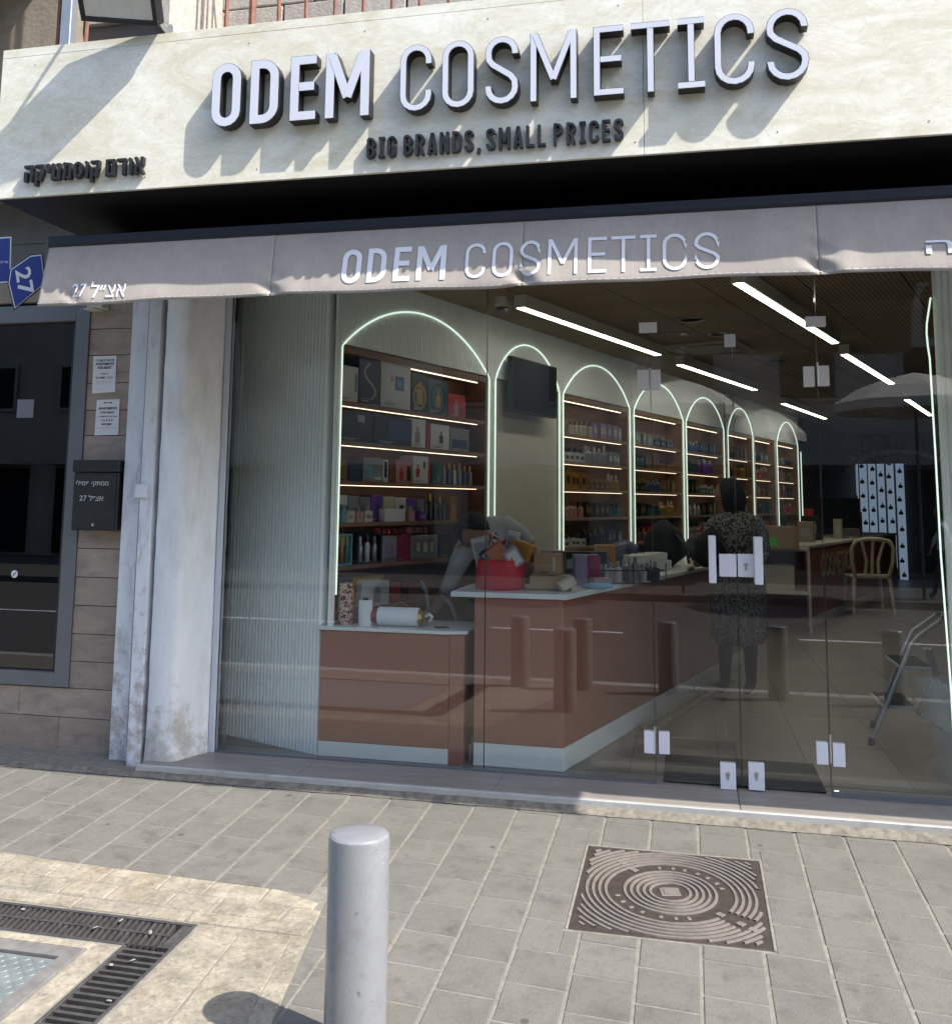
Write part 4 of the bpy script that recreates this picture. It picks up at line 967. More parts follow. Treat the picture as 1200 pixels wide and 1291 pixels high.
def handle(t, u0, u1, v0, v1):
    y = GY-.045; a, c = onY(u0, (v0+v1)/2, y), onY(u1, (v0+v1)/2, y); z0_, z1_ = onY(u0, v1, y).z, onY(u0, v0, y).z
    b = MB(); b.box(a.x, c.x-.004, y-.012, y+.012, z0_, z1_); b.box(a.x+.008, c.x-.012, y+.0122, GY-.0055, z0_+.03, z0_+.05); b.box(a.x+.008, c.x-.012, y+.0122, GY-.0055, z1_-.05, z1_-.03)
    b.box(a.x, c.x-.004, GY+.035, GY+.055, z0_, z1_)
    obj('handle', b, 'patch_white', t, world=True, bevel=.002)
handle(dl, 893.5, 903.5, 675.5, 735); handle(dr_, 951, 962.5, 677, 737)

# ------------------------------------------------------------------ shop interior shell
WD = Vector((0.33, 0.944, 0)).normalized(); NL = Vector((-WD.y, WD.x, 0)); S0 = Vector((-2.12, 5.55, 0)); WRZ = math.atan2(WD.y, WD.x)
TW = Matrix.Translation(S0) @ Matrix.Rotation(WRZ, 4, 'Z')            # arch wall frame: x along the wall, y into the recess
def wl(t, d, z): return TW @ Vector((t, d, z))
CEIL = 2.96
fb = MB(); fb.box(-3.4, 12, 5.60, 24, -.06, -.004); shop_floor = structure(obj('shop_floor', fb, 'floor_grout'))
me_ = None; tiles = []
for i in range(-8, 18):
    for k in range(0, 20):
        x = -3.36+0.5*(i+8)-.0; y = 5.612+0.9*k+(0.3*((i*7) % 3))*0
        tiles.append((x, y))
cnt = 0; restp = MB()
for x, y in tiles:
    u, v = proj((x+.25, y+.45, 0))
    if y < 14 and 100 < u < 1300 and cnt < 150:
        if me_ is None:
            b = MB(); b.box(.002, .498, .002, .898, -.004, 0.0); o = obj('floor_tile', b, 'floor_tile', shop_floor); me_ = o.data
        else: o = link('floor_tile', me_, shop_floor)
        o.location = (x, y, 0); cnt += 1
    else: restp.box(x+.002, x+.498, y+.002, y+.898, -.004, 0)
o = obj('tile_field', restp, 'floor_tile', shop_floor); o['kind'] = 'stuff'
# shell walls
sw = thing('shop_side_wall', 'dark plain walls enclosing the back and right side of the shop', 'wall', (4, 12, 0))
b = MB(); b.T = TW
b.box(1.72, 17.1, -4.75, -4.6, 0, CEIL+.1); b.box(17.0, 17.1, -4.6, .3, 0, CEIL+.1); b.box(.03, 17.1, .22, .4, 0, CEIL+.1)
b.box(11.95, 17.0, .0, .215, 0, CEIL)
b.T = None; b.box(-3.6, -2.98, 5.56, 6.1, 0, CEIL+.1)
obj('wall_panel', b, 'dark_wall', sw, world=True)
cs = structure(obj('ceiling', (lambda m: (m.box(-4, 12, 5.44, 24, CEIL+.02, CEIL+.08), m)[1])(MB()), 'ceiling_grid'))
me_ = None; n_ = 0; restp = MB()
for i in range(-2, 30):
    for k in range(-2, 8):
        t0 = -1.0+i*.6; d0 = -.0-k*.6
        c = TW @ Vector((t0+.3, d0-.3, CEIL)); 
        if c.y < 5.75: continue
        u, v = proj(c)
        if 300 < u < 1250 and v > 250 and n_ < 200:
            if me_ is None:
                b = MB(); b.box(.006, .594, -.594, -.006, 0, .015); o = obj('ceiling_panel', b, 'ceiling_wood', cs); me_ = o.data
            else: o = link('ceiling_panel', me_, cs)
            o.location = TW @ Vector((t0, d0, CEIL)); o.rotation_euler = (0, 0, WRZ); n_ += 1
# ceiling lamps
def ceil_lamp(p, q, label):
    p, q = Vector(p), Vector(q); d = q-p; L_ = d.length; t = thing('ceiling_lamp', label, 'ceiling lamp', (p.x, p.y, 2.86), math.atan2(d.y, d.x), 'linear ceiling lamps')
    b = MB(); b.box(0, L_, -.045, .045, .004, .095); obj('housing', b, 'wall_cream', t); b = MB(); b.box(.01, L_-.01, -.028, .028, -.001, .0035); obj('diffuser', b, 'lamp', t)
for p, q, l_ in (((-1.148, 6.513), (-.259, 8.885), 'lit strip lamp nearest the arch wall, above the counter'), ((-.078, 9.539), (.794, 11.842), 'second lit strip lamp along the arch wall'),
               ((1.265, 13.503), (2.131, 15.984), 'farthest lit strip lamp near the arch wall'), ((.315, 6.001), (1.231, 8.451), 'large lit strip lamp above the doors'),
               ((1.397, 9.1), (2.248, 11.421), 'middle lit strip lamp of the right-hand row'), ((2.77, 13.187), (3.599, 15.583), 'far short-looking lit strip lamp of the right-hand row')):
    ceil_lamp(p, q, l_)
for (u, v), l_ in (((871, 402), 'round white ceiling speaker above the counter'), ((908, 420), 'smaller round ceiling speaker left of the door line'), ((978, 454), 'far round ceiling speaker near the fan unit')):
    P = onZ(u, v, CEIL); t = thing('ceiling_speaker', l_, 'ceiling speaker', P); b = MB(); b.lathe([(.11, -.008), (.105, -.012), (.1, -.006)], n=28); obj('rim', b, 'wall_cream', t); b = MB(); b.lathe([(.098, -.005), (.09, -.008)], n=28); obj('grille', b, 'ceiling_grid', t)
P = onZ(895, 437, CEIL); t = thing('air_conditioner', 'dark ceiling cassette air conditioner seen through the door top', 'air conditioner', P, WRZ)
b = MB(); b.box(-.35, .35, -.35, .35, -.03, 0); obj('panel', b, 'ceiling_grid', t, bevel=.01); b = MB()
for a in range(4): b.T = Matrix.Rotation(R_(90*a), 4, 'Z'); b.box(-.25, .25, .24, .3, -.034, -.031)
obj('vent', b, 'black_paint', t)
P = onZ(649, 388, CEIL); t = thing('dome_camera', 'white dome security camera on the ceiling beside the first lamp', 'security camera', (-1.29, 6.6, CEIL)); 
b = MB(); b.lathe([(.05, 0), (.055, -.05), (.05, -.075)], n=20); obj('base', b, 'wall_cream', t); b = MB(); b.lathe([(.045, -.075), (.042, -.1), (.028, -.122), (.004, -.13)], n=20); obj('dome', b, 'grey_metal', t, smooth=True)

def fluted(mb, t0, t1, z0, z1, y=0.0, pitch=.03, dep=.013, m=0):
    n = max(1, round((t1-t0)/pitch)); p = (t1-t0)/n; prof = []
    for i in range(n):
        for a, h_ in ((0, 0), (.12, .0), (.26, .8), (.42, 1), (.70, 1), (.86, .8)): prof.append((t0+(i+a)*p, y-h_*dep))
    prof.append((t1, y)); A = [mb.vert((x, yy, z0)) for x, yy in prof]; B_ = [mb.vert((x, yy, z1)) for x, yy in prof]
    for i in range(len(prof)-1): mb.face((A[i], A[i+1], B_[i+1], B_[i]), m)
# front fluted wall (left)
A0, A1 = Vector((-2.957, 5.851, 0)), Vector((-2.176, 5.52, 0)); d = A1-A0
t = thing('fluted_wall', 'pale green-white fluted wall behind the left glass panel', 'fluted wall', A0, math.atan2(d.y, d.x))
b = MB(); fluted(b, 0, d.length, 0.0, CEIL); obj('fluting', b, 'flute', t); b = MB(); b.box(-.3, d.length-.002, .002, .05, 0, CEIL); obj('backing', b, 'flute', t)
# right fluted wall
B0, B1 = Vector((1.318, 5.64, 0)), Vector((2.95, 5.47, 0)); d = B1-B0
t = thing('fluted_wall', 'pale fluted wall with a neon edge at the right side of the picture', 'fluted wall', B0, math.atan2(d.y, d.x))
b = MB(); fluted(b, .03, d.length, 0.0, CEIL, pitch=.034, dep=.009); obj('fluting', b, 'flute', t); b = MB(); b.box(.03, d.length, .002, .05, 0, CEIL); obj('backing', b, 'flute', t)
b = MB(); nv = [onY(u, v, 5.62) for u, v in ((1173, 375), (1170.5, 392), (1168.2, 408), (1168, 420), (1169.5, 436), (1172, 452), (1179, 570), (1186, 700), (1193.5, 800), (1199.5, 880), (1204, 960))]
b.tube(nv, .005, 8); obj('neon_tube', b, 'neon', t, world=True, smooth=True)

# arch bays
SH_Z = [2.40, 2.095, 1.845, 1.595, 1.335, 1.07, .80, .53]
def bay(t0, t1, label, shelves=True, neon=True, wood='wood_tan', screen=False, hdr=.025, neon_part=None, spring=2.46, apex=2.81, zneon=.95, zright=None):
    g = thing('arch_bay', label, 'display bay', wl(t0, 0, 0), WRZ); L_ = t1-t0; pm = .05
    b = MB(); fluted(b, -pm, L_+pm, 2.475, CEIL, 0.0); fluted(b, -pm, -.001, 0, 2.475); fluted(b, L_+.001, L_+pm, 0, 2.475)
    obj('fluted_panel', b, 'flute', g)
    if shelves:
        dp = .20
        b = MB(); b.box(0, L_, dp, dp+.012, .5, 2.475); obj('back_panel', b, wood, g)
        for a in (0.001, L_-.021): b = MB(); b.box(a, a+.02, .004, dp-.001, .5, 2.474); obj('side_panel', b, wood, g)
        b = MB(); b.box(.0215, L_-.0215, .004, dp-.001, 2.425, 2.474); obj('header', b, wood, g)
        for z in SH_Z[1:]:
            b = MB(); b.box(.0215, L_-.0215, .008, dp-.001, z, z+.025); s_ = obj('shelf', b, wood, g)
            if z > 1.4: b = MB(); b.box(.03, L_-.05, .06, .068, z-.0045, z-.0005); obj('light_strip', b, 'led', s_)
        b = MB(); b.box(.35 if wood == 'wood_red' else .03, L_-.05, .06, .07, 2.418, 2.4245); obj('light_strip', b, 'led', g)
        b = MB(); b.box(0, L_, .0, dp+.01, 0, .5); obj('base_cabinet', b, wood, g)
    else:
        b = MB(); b.box(-.001, L_+.001, .01, .05, 0, 2.475); obj('wall_panel', b, 'wall_cream', g)
    if neon:
        rx = L_/2-.0; cxn = L_/2; y = -.018
        zr = zneon if zright is None else zright
        h_ = apex-spring; Rr_ = (rx*rx+h_*h_)/(2*h_); th = math.asin(rx/Rr_)
        path = [(.0, y, zneon), (.0, y, spring-.02)] + [(cxn+Rr_*math.sin(th*q_/14)*(1.0), y, apex-Rr_+Rr_*math.cos(th*q_/14)) for q_ in range(-14, 15)] + [(L_, y, spring-.02), (L_, y, zr)]
        b = MB(); b.tube(path, .0055, 6); obj('neon_tube', b, 'neon', g, smooth=True)
    return g
bay(0.01, 1.79, 'first and widest neon-lit arch bay with reddish wood shelves, by the fluted wall', wood='wood_red', zneon=.93, zright=1.1)
bay(1.885, 3.0, 'second neon arch framing a plain cream wall with a black screen', shelves=False, zneon=1.1, zright=.98)
bay(3.075, 4.60, 'third neon arch, first with tan shelves right of the black screen')
bay(4.71, 6.20, 'fourth neon arch behind the door hinge, tan shelves of bottles')
bay(6.30, 7.75, 'fifth neon arch left of the woman in the doorway')
bay(7.92, 9.10, 'sixth neon arch directly above the woman in the doorway')
bay(9.22, 10.32, 'dim shelf bay without neon between the two farthest arches', neon=False)
bay(10.42, 11.75, 'seventh and farthest neon arch')
b = MB(); b.T = TW; b.tube([(11.93, -.02, .98), (11.93, -.02, 2.38)], .0075, 6); tag(obj('neon_line', b, 'neon'), 'single upright neon line just right of the farthest arch', 'neon light')
# wall screen
P = onP(645, 448, wl(0, -.12, 0), NL); t_l = (onP(646, 480, wl(0, -.12, 0), NL)-S0).dot(WD); t_r = (onP(702, 480, wl(0, -.12, 0), NL)-S0).dot(WD)
zt_ = onP(646, 448, wl(0, -.12, 0), NL).z; zb_ = onP(646, 518, wl(0, -.12, 0), NL).z
t = thing('wall_screen', 'black television screen hung inside the second neon arch', 'television', wl(t_l, -.12, zb_), WRZ)
b = MB(); b.box(0, t_r-t_l, 0, .05, 0, zt_-zb_); obj('casing', b, 'black_paint', t, bevel=.004); b = MB(); b.box(.012, t_r-t_l-.012, -.002, -.0005, .014, zt_-zb_-.012); obj('screen', b, 'screen', t)
b = MB(); b.box(.3, .5, .05, .13, .15, .35); obj('bracket', b, 'black_paint', t)
# ------------------------------------------------------------------ counters
K0 = Vector((-.715, 5.52)); CD = Vector((.2796, .960)).normalized()
def cpt(s, r=0): return (K0.x+CD.x*s+CD.y*r, K0.y+CD.y*s-CD.x*r)       # s along the counter side, r to the right of it
ct = thing('long_counter', 'long terracotta counter with white top and white plinth, its corner behind the glass', 'counter', (-1, 5.6, 0))
LEN = 4.25
def foot(off, fr=0.0, left=-1.235):
    return [(left-off*.0, K0.y-off+.012), (K0.x+off, K0.y-off), cpt(LEN, off), cpt(LEN, -.52), (cpt(.55, -.5)[0], 6.05), (left, 6.05)]
b = MB(); b.prism(foot(0), .128, .943); obj('front_panel', b, 'terracotta', ct, world=True, bevel=.003)
b = MB(); b.prism(foot(.001), 0.001, .126); obj('plinth', b, 'counter_white', ct, world=True, bevel=.003)
b = MB(); b.prism([(-1.375, K0.y-.004), (K0.x+.02, K0.y-.014), cpt(LEN+.02, .02), cpt(LEN+.02, -.54), (cpt(.55, -.52)[0], 6.08), (-1.375, 6.08)], .945, .975); obj('top', b, 'counter_white', ct, world=True, bevel=.003)
c2 = thing('low_counter', 'lower terracotta counter with a thin white top behind the left glass', 'counter', (-1.7, 5.6, 0))
b = MB(); b.box(-2.168, -1.377, 5.500, 5.95, .087, .727); obj('front_panel', b, 'terracotta', c2, world=True, bevel=.003)
b = MB(); b.box(-2.168, -1.377, 5.500, 5.95, .001, .085); obj('plinth', b, 'counter_white', c2, world=True, bevel=.002)
b = MB(); b.box(-1.375, -1.288, 5.503, 5.95, .001, .727); obj('end_panel', b, 'terracotta', c2, world=True, bevel=.003)
b = MB(); b.prism([(-2.19, 5.485), (-1.40, 5.485), (-1.275, 5.53), (-1.275, 5.96), (-2.19, 5.96)], .729, .749); obj('top', b, 'counter_white', c2, world=True, bevel=.002)
b = MB(); b.tube([(-1.26, 5.6, .03), (-1.245, 5.56, .16)], .008, 8); b.tube([(-1.262, 5.58, .0), (-1.262, 5.58, .10)], .012, 8); tag(obj('metal_bracket', b, 'steel'), 'small metal foot in the gap between the two counters', 'bracket')

# rear counter
K2 = Vector((1.40, 12.62)); 
def kpt(s, r=0): return (K2.x+WD.x*s+WD.y*r, K2.y+WD.y*s-WD.x*r)
rc = thing('rear_counter', 'rear red-brown counter with a pale top and shop lettering, behind the doors', 'counter', (K2.x, K2.y, 0))
L2 = 7.2
b = MB(); b.prism([kpt(0, 0), kpt(L2, 0), kpt(L2, -.6), kpt(0, -.6)][::1], .09, .95); obj('front_panel', b, 'terracotta_dark', rc, world=True)
b = MB(); b.prism([kpt(0, .01), kpt(L2, .01), kpt(L2, -.6), kpt(0, -.6)], .0, .088); obj('plinth', b, 'wall_cream', rc, world=True)
b = MB(); b.prism([kpt(-.05, .03), kpt(L2, .03), kpt(L2, -.8), kpt(-.05, -.8)], .952, .985); obj('top', b, 'wall_cream', rc, world=True)
b = MB(); b.prism([kpt(-.06, 0), kpt(-.0605, -.0005), kpt(-.06, -.16), kpt(-.01, -.16), kpt(-.01, 0)], 0, .95)
b = MB(); b.prism([kpt(-.05, .0), kpt(-.003, .0), kpt(-.003, -.13), kpt(-.05, -.13)], 0.09, .95); obj('end_panel', b, 'wall_cream', rc, world=True)
m_, _ = text_mb('COSMETICS', 2.1, .30, .01, .01)
RM = Matrix.Translation((*kpt(.75, .006), .55)) @ Matrix.Rotation(math.atan2(WD.y, WD.x), 4, 'Z'); place(m_, RM); obj('lettering', m_, 'p_cream', rc, world=True)
# shelf unit with cartons in front of it
su = thing('display_table', 'small cream shelf table holding boxes left of the rear counter', 'table', (.95, 12, 0))
for z in (.45, .95):
    b = MB(); b.prism([(.55, 11.9), (1.36, 11.95), (1.42, 12.5), (.6, 12.5)], z, z+.03); obj('shelf', b, 'wall_cream', su, world=True)
b = MB(); b.prism([(1.34, 11.955), (1.372, 11.955), (1.43, 12.495), (1.40, 12.495)], 0, .9495); obj('side_panel', b, 'wall_cream', su, world=True)
b = MB(); b.box(.6, 1.38, 12.503, 12.53, 0, .9495); obj('back_panel', b, 'terracotta_dark', su, world=True)
for x, y in ((.57, 11.92), (.62, 12.46)):
    b = MB(); b.box(x-.02, x+.02, y-.02, y+.02, 0, .9495); obj('leg', b, 'wall_cream', su, world=True)
def carton(x, y, z, w_, d_, h_, rz, m, label, cat='box', lab=None, labm='p_white', bev=.003, name='carton', open_=False, group=None, flap=True):
    t = thing(name, label, cat, (x, y, z), rz, group); b = MB()
    b.box(-w_/2, w_/2, -d_/2, d_/2, 0.001, h_); obj('body', b, m, t, bevel=bev)
    if lab:
        for (a0, a1, c0, c1, mm) in lab: b = MB(); b.box(a0*w_-w_/2, a1*w_-w_/2, -d_/2-.0012, -d_/2-.0002, c0*h_, c1*h_); obj('printed_panel', b, mm, t)
    elif flap:
        b = MB(); b.box(-w_/2+.001, w_/2-.001, -.02*1, .02, h_+.0002, h_+.0015); obj('tape', b, 'p_cream', t)
    return t
P = onZ(978, 742, .985)
carton(1.02, 11.99, .9805-.0, .42, .3, .26, .1, 'cardboard', 'brown carton with a bright green label beside the door handle', lab=[(.12, .45, .1, .5, 'p_green_bright')] if False else [(.1, .42, .12, .5, 'p_green')], name='carton')
M['lime'] = mat('lime', (.10, .5, .04), .5, var=0)
for o in [o for o in bpy.data.objects if o.name.startswith('printed_panel')][-1:]: o.data.materials[0] = M['lime']
carton(.95, 12.2, .48, .5, .3, .3, 0, 'wall_cream', 'pale carton on the lower shelf of the small display table')

# ------------------------------------------------------------------ products
PM = {}
def pmesh(kind, w_, h_, d_, c1, c2):
    key = (kind, round(w_, 3), round(h_, 3), round(d_, 3), c1, c2)
    if key in PM: return PM[key]
    b = MB()
    if kind == 'box':
        b.box(-w_/2, w_/2, 0, d_, 0.0005, h_); b.box(-w_*.28, w_*.28, -.0012, -.0002, h_*.3, h_*.72, 1)
    elif kind == 'bottle':
        r = w_/2; b.lathe([(r*.9, 0), (r, h_*.04), (r, h_*.58), (r*.75, h_*.68), (r*.35, h_*.73)], (0, r, .0005), 10); b.lathe([(r*.42, h_*.73), (r*.42, h_)], (0, r, .0005), 10, 1)
    elif kind == 'flask':
        b.box(-w_/2, w_/2, 0, d_*.6, 0.0005, h_*.66); b.box(-w_*.18, w_*.18, d_*.12, d_*.48, h_*.662, h_*.98, 1); b.box(-w_*.3, w_*.3, -.001, -.0002, h_*.2, h_*.42, 1)
    me = bpy.data.meshes.new('product'); me.from_pydata([tuple(v) for v in b.v], [], b.f); me.materials.append(M['p_'+c1]); me.materials.append(M['p_'+c2])
    me.polygons.foreach_set('material_index', b.m); me.update(); PM[key] = me; return me
NAMES = dict(box='product_box', bottle='perfume_bottle', flask='perfume_flask')
def product(t, d, z, w_, h_, kind, c1, c2, label, group, d_=None):
    o = link(NAMES[kind], pmesh(kind, w_, h_, d_ or min(w_, .1), c1, c2)); o.location = wl(t, d, z); o.rotation_euler = (0, 0, WRZ+random.uniform(-.07, .07)); o.scale = (1, 1, random.uniform(.88, 1.14))
    tag(o, label, {'box': 'box', 'bottle': 'bottle', 'flask': 'bottle'}[kind], group)
    return o
# --- first bay: every box is its own thing
def ft(u, z, d): 
    # along-wall coordinate of the picture column u on the front plane of the goods at height z
    lo = (onP(u, 600, wl(0, d, 0), NL)-S0).dot(WD); return lo
def bx(u0, u1, z, h, col, label, deco=(), d=.03, dep=.12, cat='gift box', lean=0, top=None):
    a, c = ft(u0, z, d), ft(u1, z, d); w_ = c-a-.004
    t = thing('gift_box', label, cat, wl(a+.002, d, z+.0255), WRZ); b = MB(); b.box(0, w_, 0, dep, 0, h); obj('carton', b, 'p_'+col, t, bevel=.002)
    if len(deco) and w_ > .07: deco = list(deco)+[('rect', 'grey' if col in ('white', 'silver', 'cream', 'pink') else 'silver', .12, .45, .06, .085), ('rect', 'grey' if col in ('white', 'silver', 'cream', 'pink') else 'silver', .12, .62, .11, .125)]
    for k_, dd in enumerate(deco):
        kind, m = dd[0], 'p_'+dd[1]; b = MB(); e = .0012+.0008*k_
        if kind == 'rect': x0_, x1_, z0_, z1_ = dd[2:]; b.box(x0_*w_, x1_*w_, -e, -e+.0007, z0_*h, z1_*h)
        elif kind == 'bottle':
            xc, zc, s_ = dd[2:]; s_ *= h
            for p in ([(-.28, 0), (.28, 0), (.32, .6), (.1, .68), (-.1, .68), (-.32, .6)], [(-.1, .7), (.1, .7), (.1, .95), (-.1, .95)]): b.slab([(xc*w_+x*s_*.8, zc*h+z_*s_) for x, z_ in p], -e, -e+.0007)
        elif kind == 'ring':
            xc, zc, s_ = dd[2:]; s_ *= h
            pts = [Vector((xc*w_+s_*math.cos(R_(a_)), zc*h+s_*1.2*math.sin(R_(a_)))) for a_ in range(0, 360, 20)]; Ls, Rs = strip(pts, s_*.22, True)
            for q in range(len(Ls)): r_ = (q+1) % len(Ls); b.poly([(Ls[q].x, -e, Ls[q].y), (Rs[q].x, -e, Rs[q].y), (Rs[r_].x, -e, Rs[r_].y), (Ls[r_].x, -e, Ls[r_].y)])
        elif kind == 'swirl':
            pts = [(.5+.28*math.sin(x/12*2*math.pi*.95+.3)*(1-.1*x/12), .12+.76*x/12) for x in range(13)]; pts = [(x*w_, z_*h) for x, z_ in pts]; Ls, Rs = strip(pts, .016, False)
            for q in range(len(Ls)-1): b.poly([(Ls[q].x, -e, Ls[q].y), (Rs[q].x, -e, Rs[q].y), (Rs[q+1].x, -e, Rs[q+1].y), (Ls[q+1].x, -e, Ls[q+1].y)])
        obj('printed_panel', b, m, t)
    return t
z0 = SH_Z[1]
bx(423, 449, z0, .23, 'white', 'white carton at the left end of the top shelf', [('rect', 'grey', .82, .95, .3, .8)])
bx(449.5, 477, z0, .31, 'navy', 'navy gift box with a pale S-shaped swirl on the top shelf', [('swirl', 'silver')])
bx(477.5, 516, z0, .30, 'white', 'large white gift box with a blue square emblem on the top shelf', [('rect', 'blue', .46, .76, .42, .74), ('rect', 'aqua', .53, .69, .49, .67), ('rect', 'pink', .33, .4, .6, .75)])
bx(517, 537.5, z0, .27, 'black', 'black box with a gold crown shape on the top shelf', [('ring', 'gold', .5, .4, .26), ('bottle', 'gold', .5, .2, .62)])
bx(538, 563, z0, .25, 'teal', 'dark box with a gold bottle print, second from the right on the top shelf', [('ring', 'black', .5, .45, .36), ('bottle', 'gold', .5, .22, .5)])
bx(563.5, 586, z0, .17, 'red', 'red box with pink bottle print at the right end of the top shelf', [('bottle', 'pink', .45, .1, .7), ('bottle', 'brown', .72, .1, .55)])
z0 = SH_Z[2]
bx(424, 469, z0, .19, 'black', 'wide black box with a small pale label, left on the second shelf', [('rect', 'silver', .55, .75, .68, .92)])
bx(470.5, 517, z0, .19, 'black', 'wide black box with a low pale label, second from left on the second shelf', [('rect', 'silver', .46, .62, .5, .68), ('rect', 'navy', .35, 1.0, .2, .9)])
bx(518, 536, z0, .20, 'white', 'slim white box with a grey bottle print on the second shelf', [('bottle', 'grey', .4, .15, .6)])
bx(536.5, 541.5, z0, .20, 'magenta', 'thin crimson box edge between two white boxes on the second shelf')
bx(542, 566, z0, .18, 'white', 'white box with a dark bottle print on the second shelf', [('ring', 'silver', .5, .3, .2), ('bottle', 'black', .55, .25, .5)])
bx(566.5, 591, z0, .17, 'grey', 'dark grey box at the right end of the second shelf', [('rect', 'navy', .1, .9, .1, .5)])
z0 = SH_Z[3]
bx(423, 439, z0, .17, 'brown', 'dark bronze patterned box at the left end of the third shelf', [('ring', 'gold', .5, .35, .2)])
bx(440, 456.5, z0, .125, 'navy', 'small dark navy box beside the silver-blue bottle box on the third shelf')
bx(457.5, 482, z0, .155, 'silver', 'silver-blue box with a bottle picture on the third shelf', [('bottle', 'aqua', .28, .2, .6), ('rect', 'white', .55, .95, .1, .2), ('ring', 'aqua', .65, .55, .16)])
bx(482.5, 489.5, z0, .15, 'white', 'narrow white box with a dark tube print on the third shelf', [('rect', 'black', .25, .75, .2, .9)])
bx(490, 497.5, z0, .14, 'brown', 'narrow dark box with a red print on the third shelf', [('ring', 'red', .5, .55, .2)])
bx(498.5, 519, z0, .155, 'pink', 'pink box with red and dark bottle prints on the third shelf', [('bottle', 'red', .35, .1, .6), ('rect', 'black', .7, .92, .1, .75)])
bx(520.5, 540, z0, .19, 'white', 'tall white box with a red perfume bottle print on the third shelf', [('bottle', 'red', .3, .22, .5), ('rect', 'black', .66, .78, .55, .8)])
bx(540.3, 543, z0, .185, 'red', 'thin bright red box standing on edge on the third shelf')
bx(544, 557.5, z0, .16, 'teal', 'dark green box beside the gold-capped bottles on the third shelf', [('rect', 'silver', .6, .7, .1, .4)])
gb = None
for i, u in enumerate((562, 568.5, 575, 581.5, 588, 594.5)):
    a = ft(u, z0, .05); product(a, .05, z0+.0255, .042, .15, 'bottle', ['grey', 'navy', 'silver', 'grey', 'navy', 'grey'][i], 'gold', ['grey', 'navy', 'silver', 'grey', 'navy', 'grey'][i]+' slim gold-capped bottle at the right of the third shelf', 'gold-capped bottles on the third shelf')
z0 = SH_Z[4]
rows = [(421, 439, 'white', .17, 'white box with a small dark square at the left of the fourth shelf', [('rect', 'black', .5, .8, .4, .62)]),
 (439.5, 454, 'silver', .165, 'pale blue-grey box behind the green flask on the fourth shelf', []),
 (454.5, 468, 'grey', .16, 'grey box with a round mark on the fourth shelf', [('ring', 'white', .6, .5, .1)]),
 (468.5, 483, 'purple', .175, 'tall purple box, left of the cream box, on the fourth shelf', [('rect', 'navy', .45, .75, .45, .65)]),
 (484, 498, 'cream', .165, 'cream box in the middle of the fourth shelf', []),
 (498.5, 513, 'white', .16, 'white box with a dark square in the middle of the fourth shelf', [('rect', 'black', .4, .75, .45, .68)]),
 (513.5, 526, 'purple', .155, 'small purple box, right of the white box, on the fourth shelf', [('rect', 'blue', .1, .9, .1, .3)]),
 (526.5, 536, 'grey', .15, 'narrow grey box near the dark bottles on the fourth shelf', [])]
for u0, u1, c_, h_, l_, dc in rows: bx(u0, u1, z0, h_, c_, l_, dc, d=.075, dep=.10)
for i, u in enumerate((540, 546, 552, 558, 563)):
    product(ft(u, z0, .06), .06, z0+.0255, .05, .17, 'bottle', 'black', 'gold' if i in (1, 3) else 'black', 'tall black bottle at the right of the fourth shelf', 'tall black bottles on the fourth shelf')
product(ft(572, z0, .06), .06, z0+.0255, .08, .16, 'box', 'amber', 'gold', 'yellow-brown box at the right end of the fourth shelf', 'boxes on the fourth shelf')
for u, c_, l_ in ((427, 'green', 'pale green flask in front of the white box on the fourth shelf'), (436, 'aqua', 'second, watery green flask on the fourth shelf'), (444, 'cream', 'first cream flask from the left on the fourth shelf'),
                  (455, 'pink', 'peach flask between cream flasks on the fourth shelf'), (466, 'cream', 'cream flask just left of the tall purple box'), (520, 'pink', 'small beige flask in front of the purple box'), (534, 'purple', 'dark violet flask right of the beige one')):
    product(ft(u, z0, .01), .010, z0+.0255, .075, .10, 'flask', c_, 'silver', l_, 'flasks at the front of the fourth shelf')
bx(486, 512, z0, .085, 'white', 'low white box lying in front on the fourth shelf', [], d=.012, dep=.05)
z0 = SH_Z[5]
def setbox(u0, u1, z, h, frame, label, bottles, back='black'):
    a, c = ft(u0, z, .03), ft(u1, z, .03); w_ = c-a-.004
    t = thing('gift_set', label, 'gift set', wl(a, .03, z+.0255), WRZ); b = MB(); b.box(0, w_, .03, .1, 0, h); obj('carton', b, 'p_'+back, t)
    b = MB()
    for q in ((0, w_, 0, .012), (0, w_, h-.012, h), (0, .012, .0122, h-.0122), (w_-.012, w_, .0122, h-.0122)): b.box(q[0], q[1], 0, .0298, q[2], q[3])
    obj('window_frame', b, 'p_'+frame, t)
    for k_, (x, hh, c1_, c2_) in enumerate(bottles):
        b = MB(); r = .014 if len(bottles) > 3 else .018; b.lathe([(r, 0), (r, hh*h*.6), (r*.5, hh*h*.7)], (x*w_, .015, .0125), 8); o = obj('bottle', b, 'p_'+c1_, t, smooth=True)
        b = MB(); b.lathe([(r*.5, hh*h*.7), (r*.5, hh*h)], (x*w_, .015, .0125), 8); obj('cap', b, 'p_'+c2_, o)
    return t
setbox(418, 447, z0, .195, 'aqua', 'gift set in an aqua frame with four coloured bottles, left on the fifth shelf', [(.15, .8, 'brown', 'gold'), (.38, .85, 'amber', 'gold'), (.6, .8, 'copper', 'gold'), (.83, .85, 'green', 'gold')], 'cream')
setbox(452, 483, z0, .20, 'black', 'black gift set with three white-labelled bottles on the fifth shelf', [(.2, .8, 'silver', 'white'), (.48, .9, 'white', 'black'), (.78, .8, 'silver', 'grey')])
bx(484, 502.5, z0, .17, 'silver', 'silver-pink patterned box left of the crimson one on the fifth shelf', [('rect', 'lilac', .1, .9, .2, .8), ('rect', 'grey', .2, .35, .35, .6), ('rect', 'grey', .5, .7, .3, .65)])
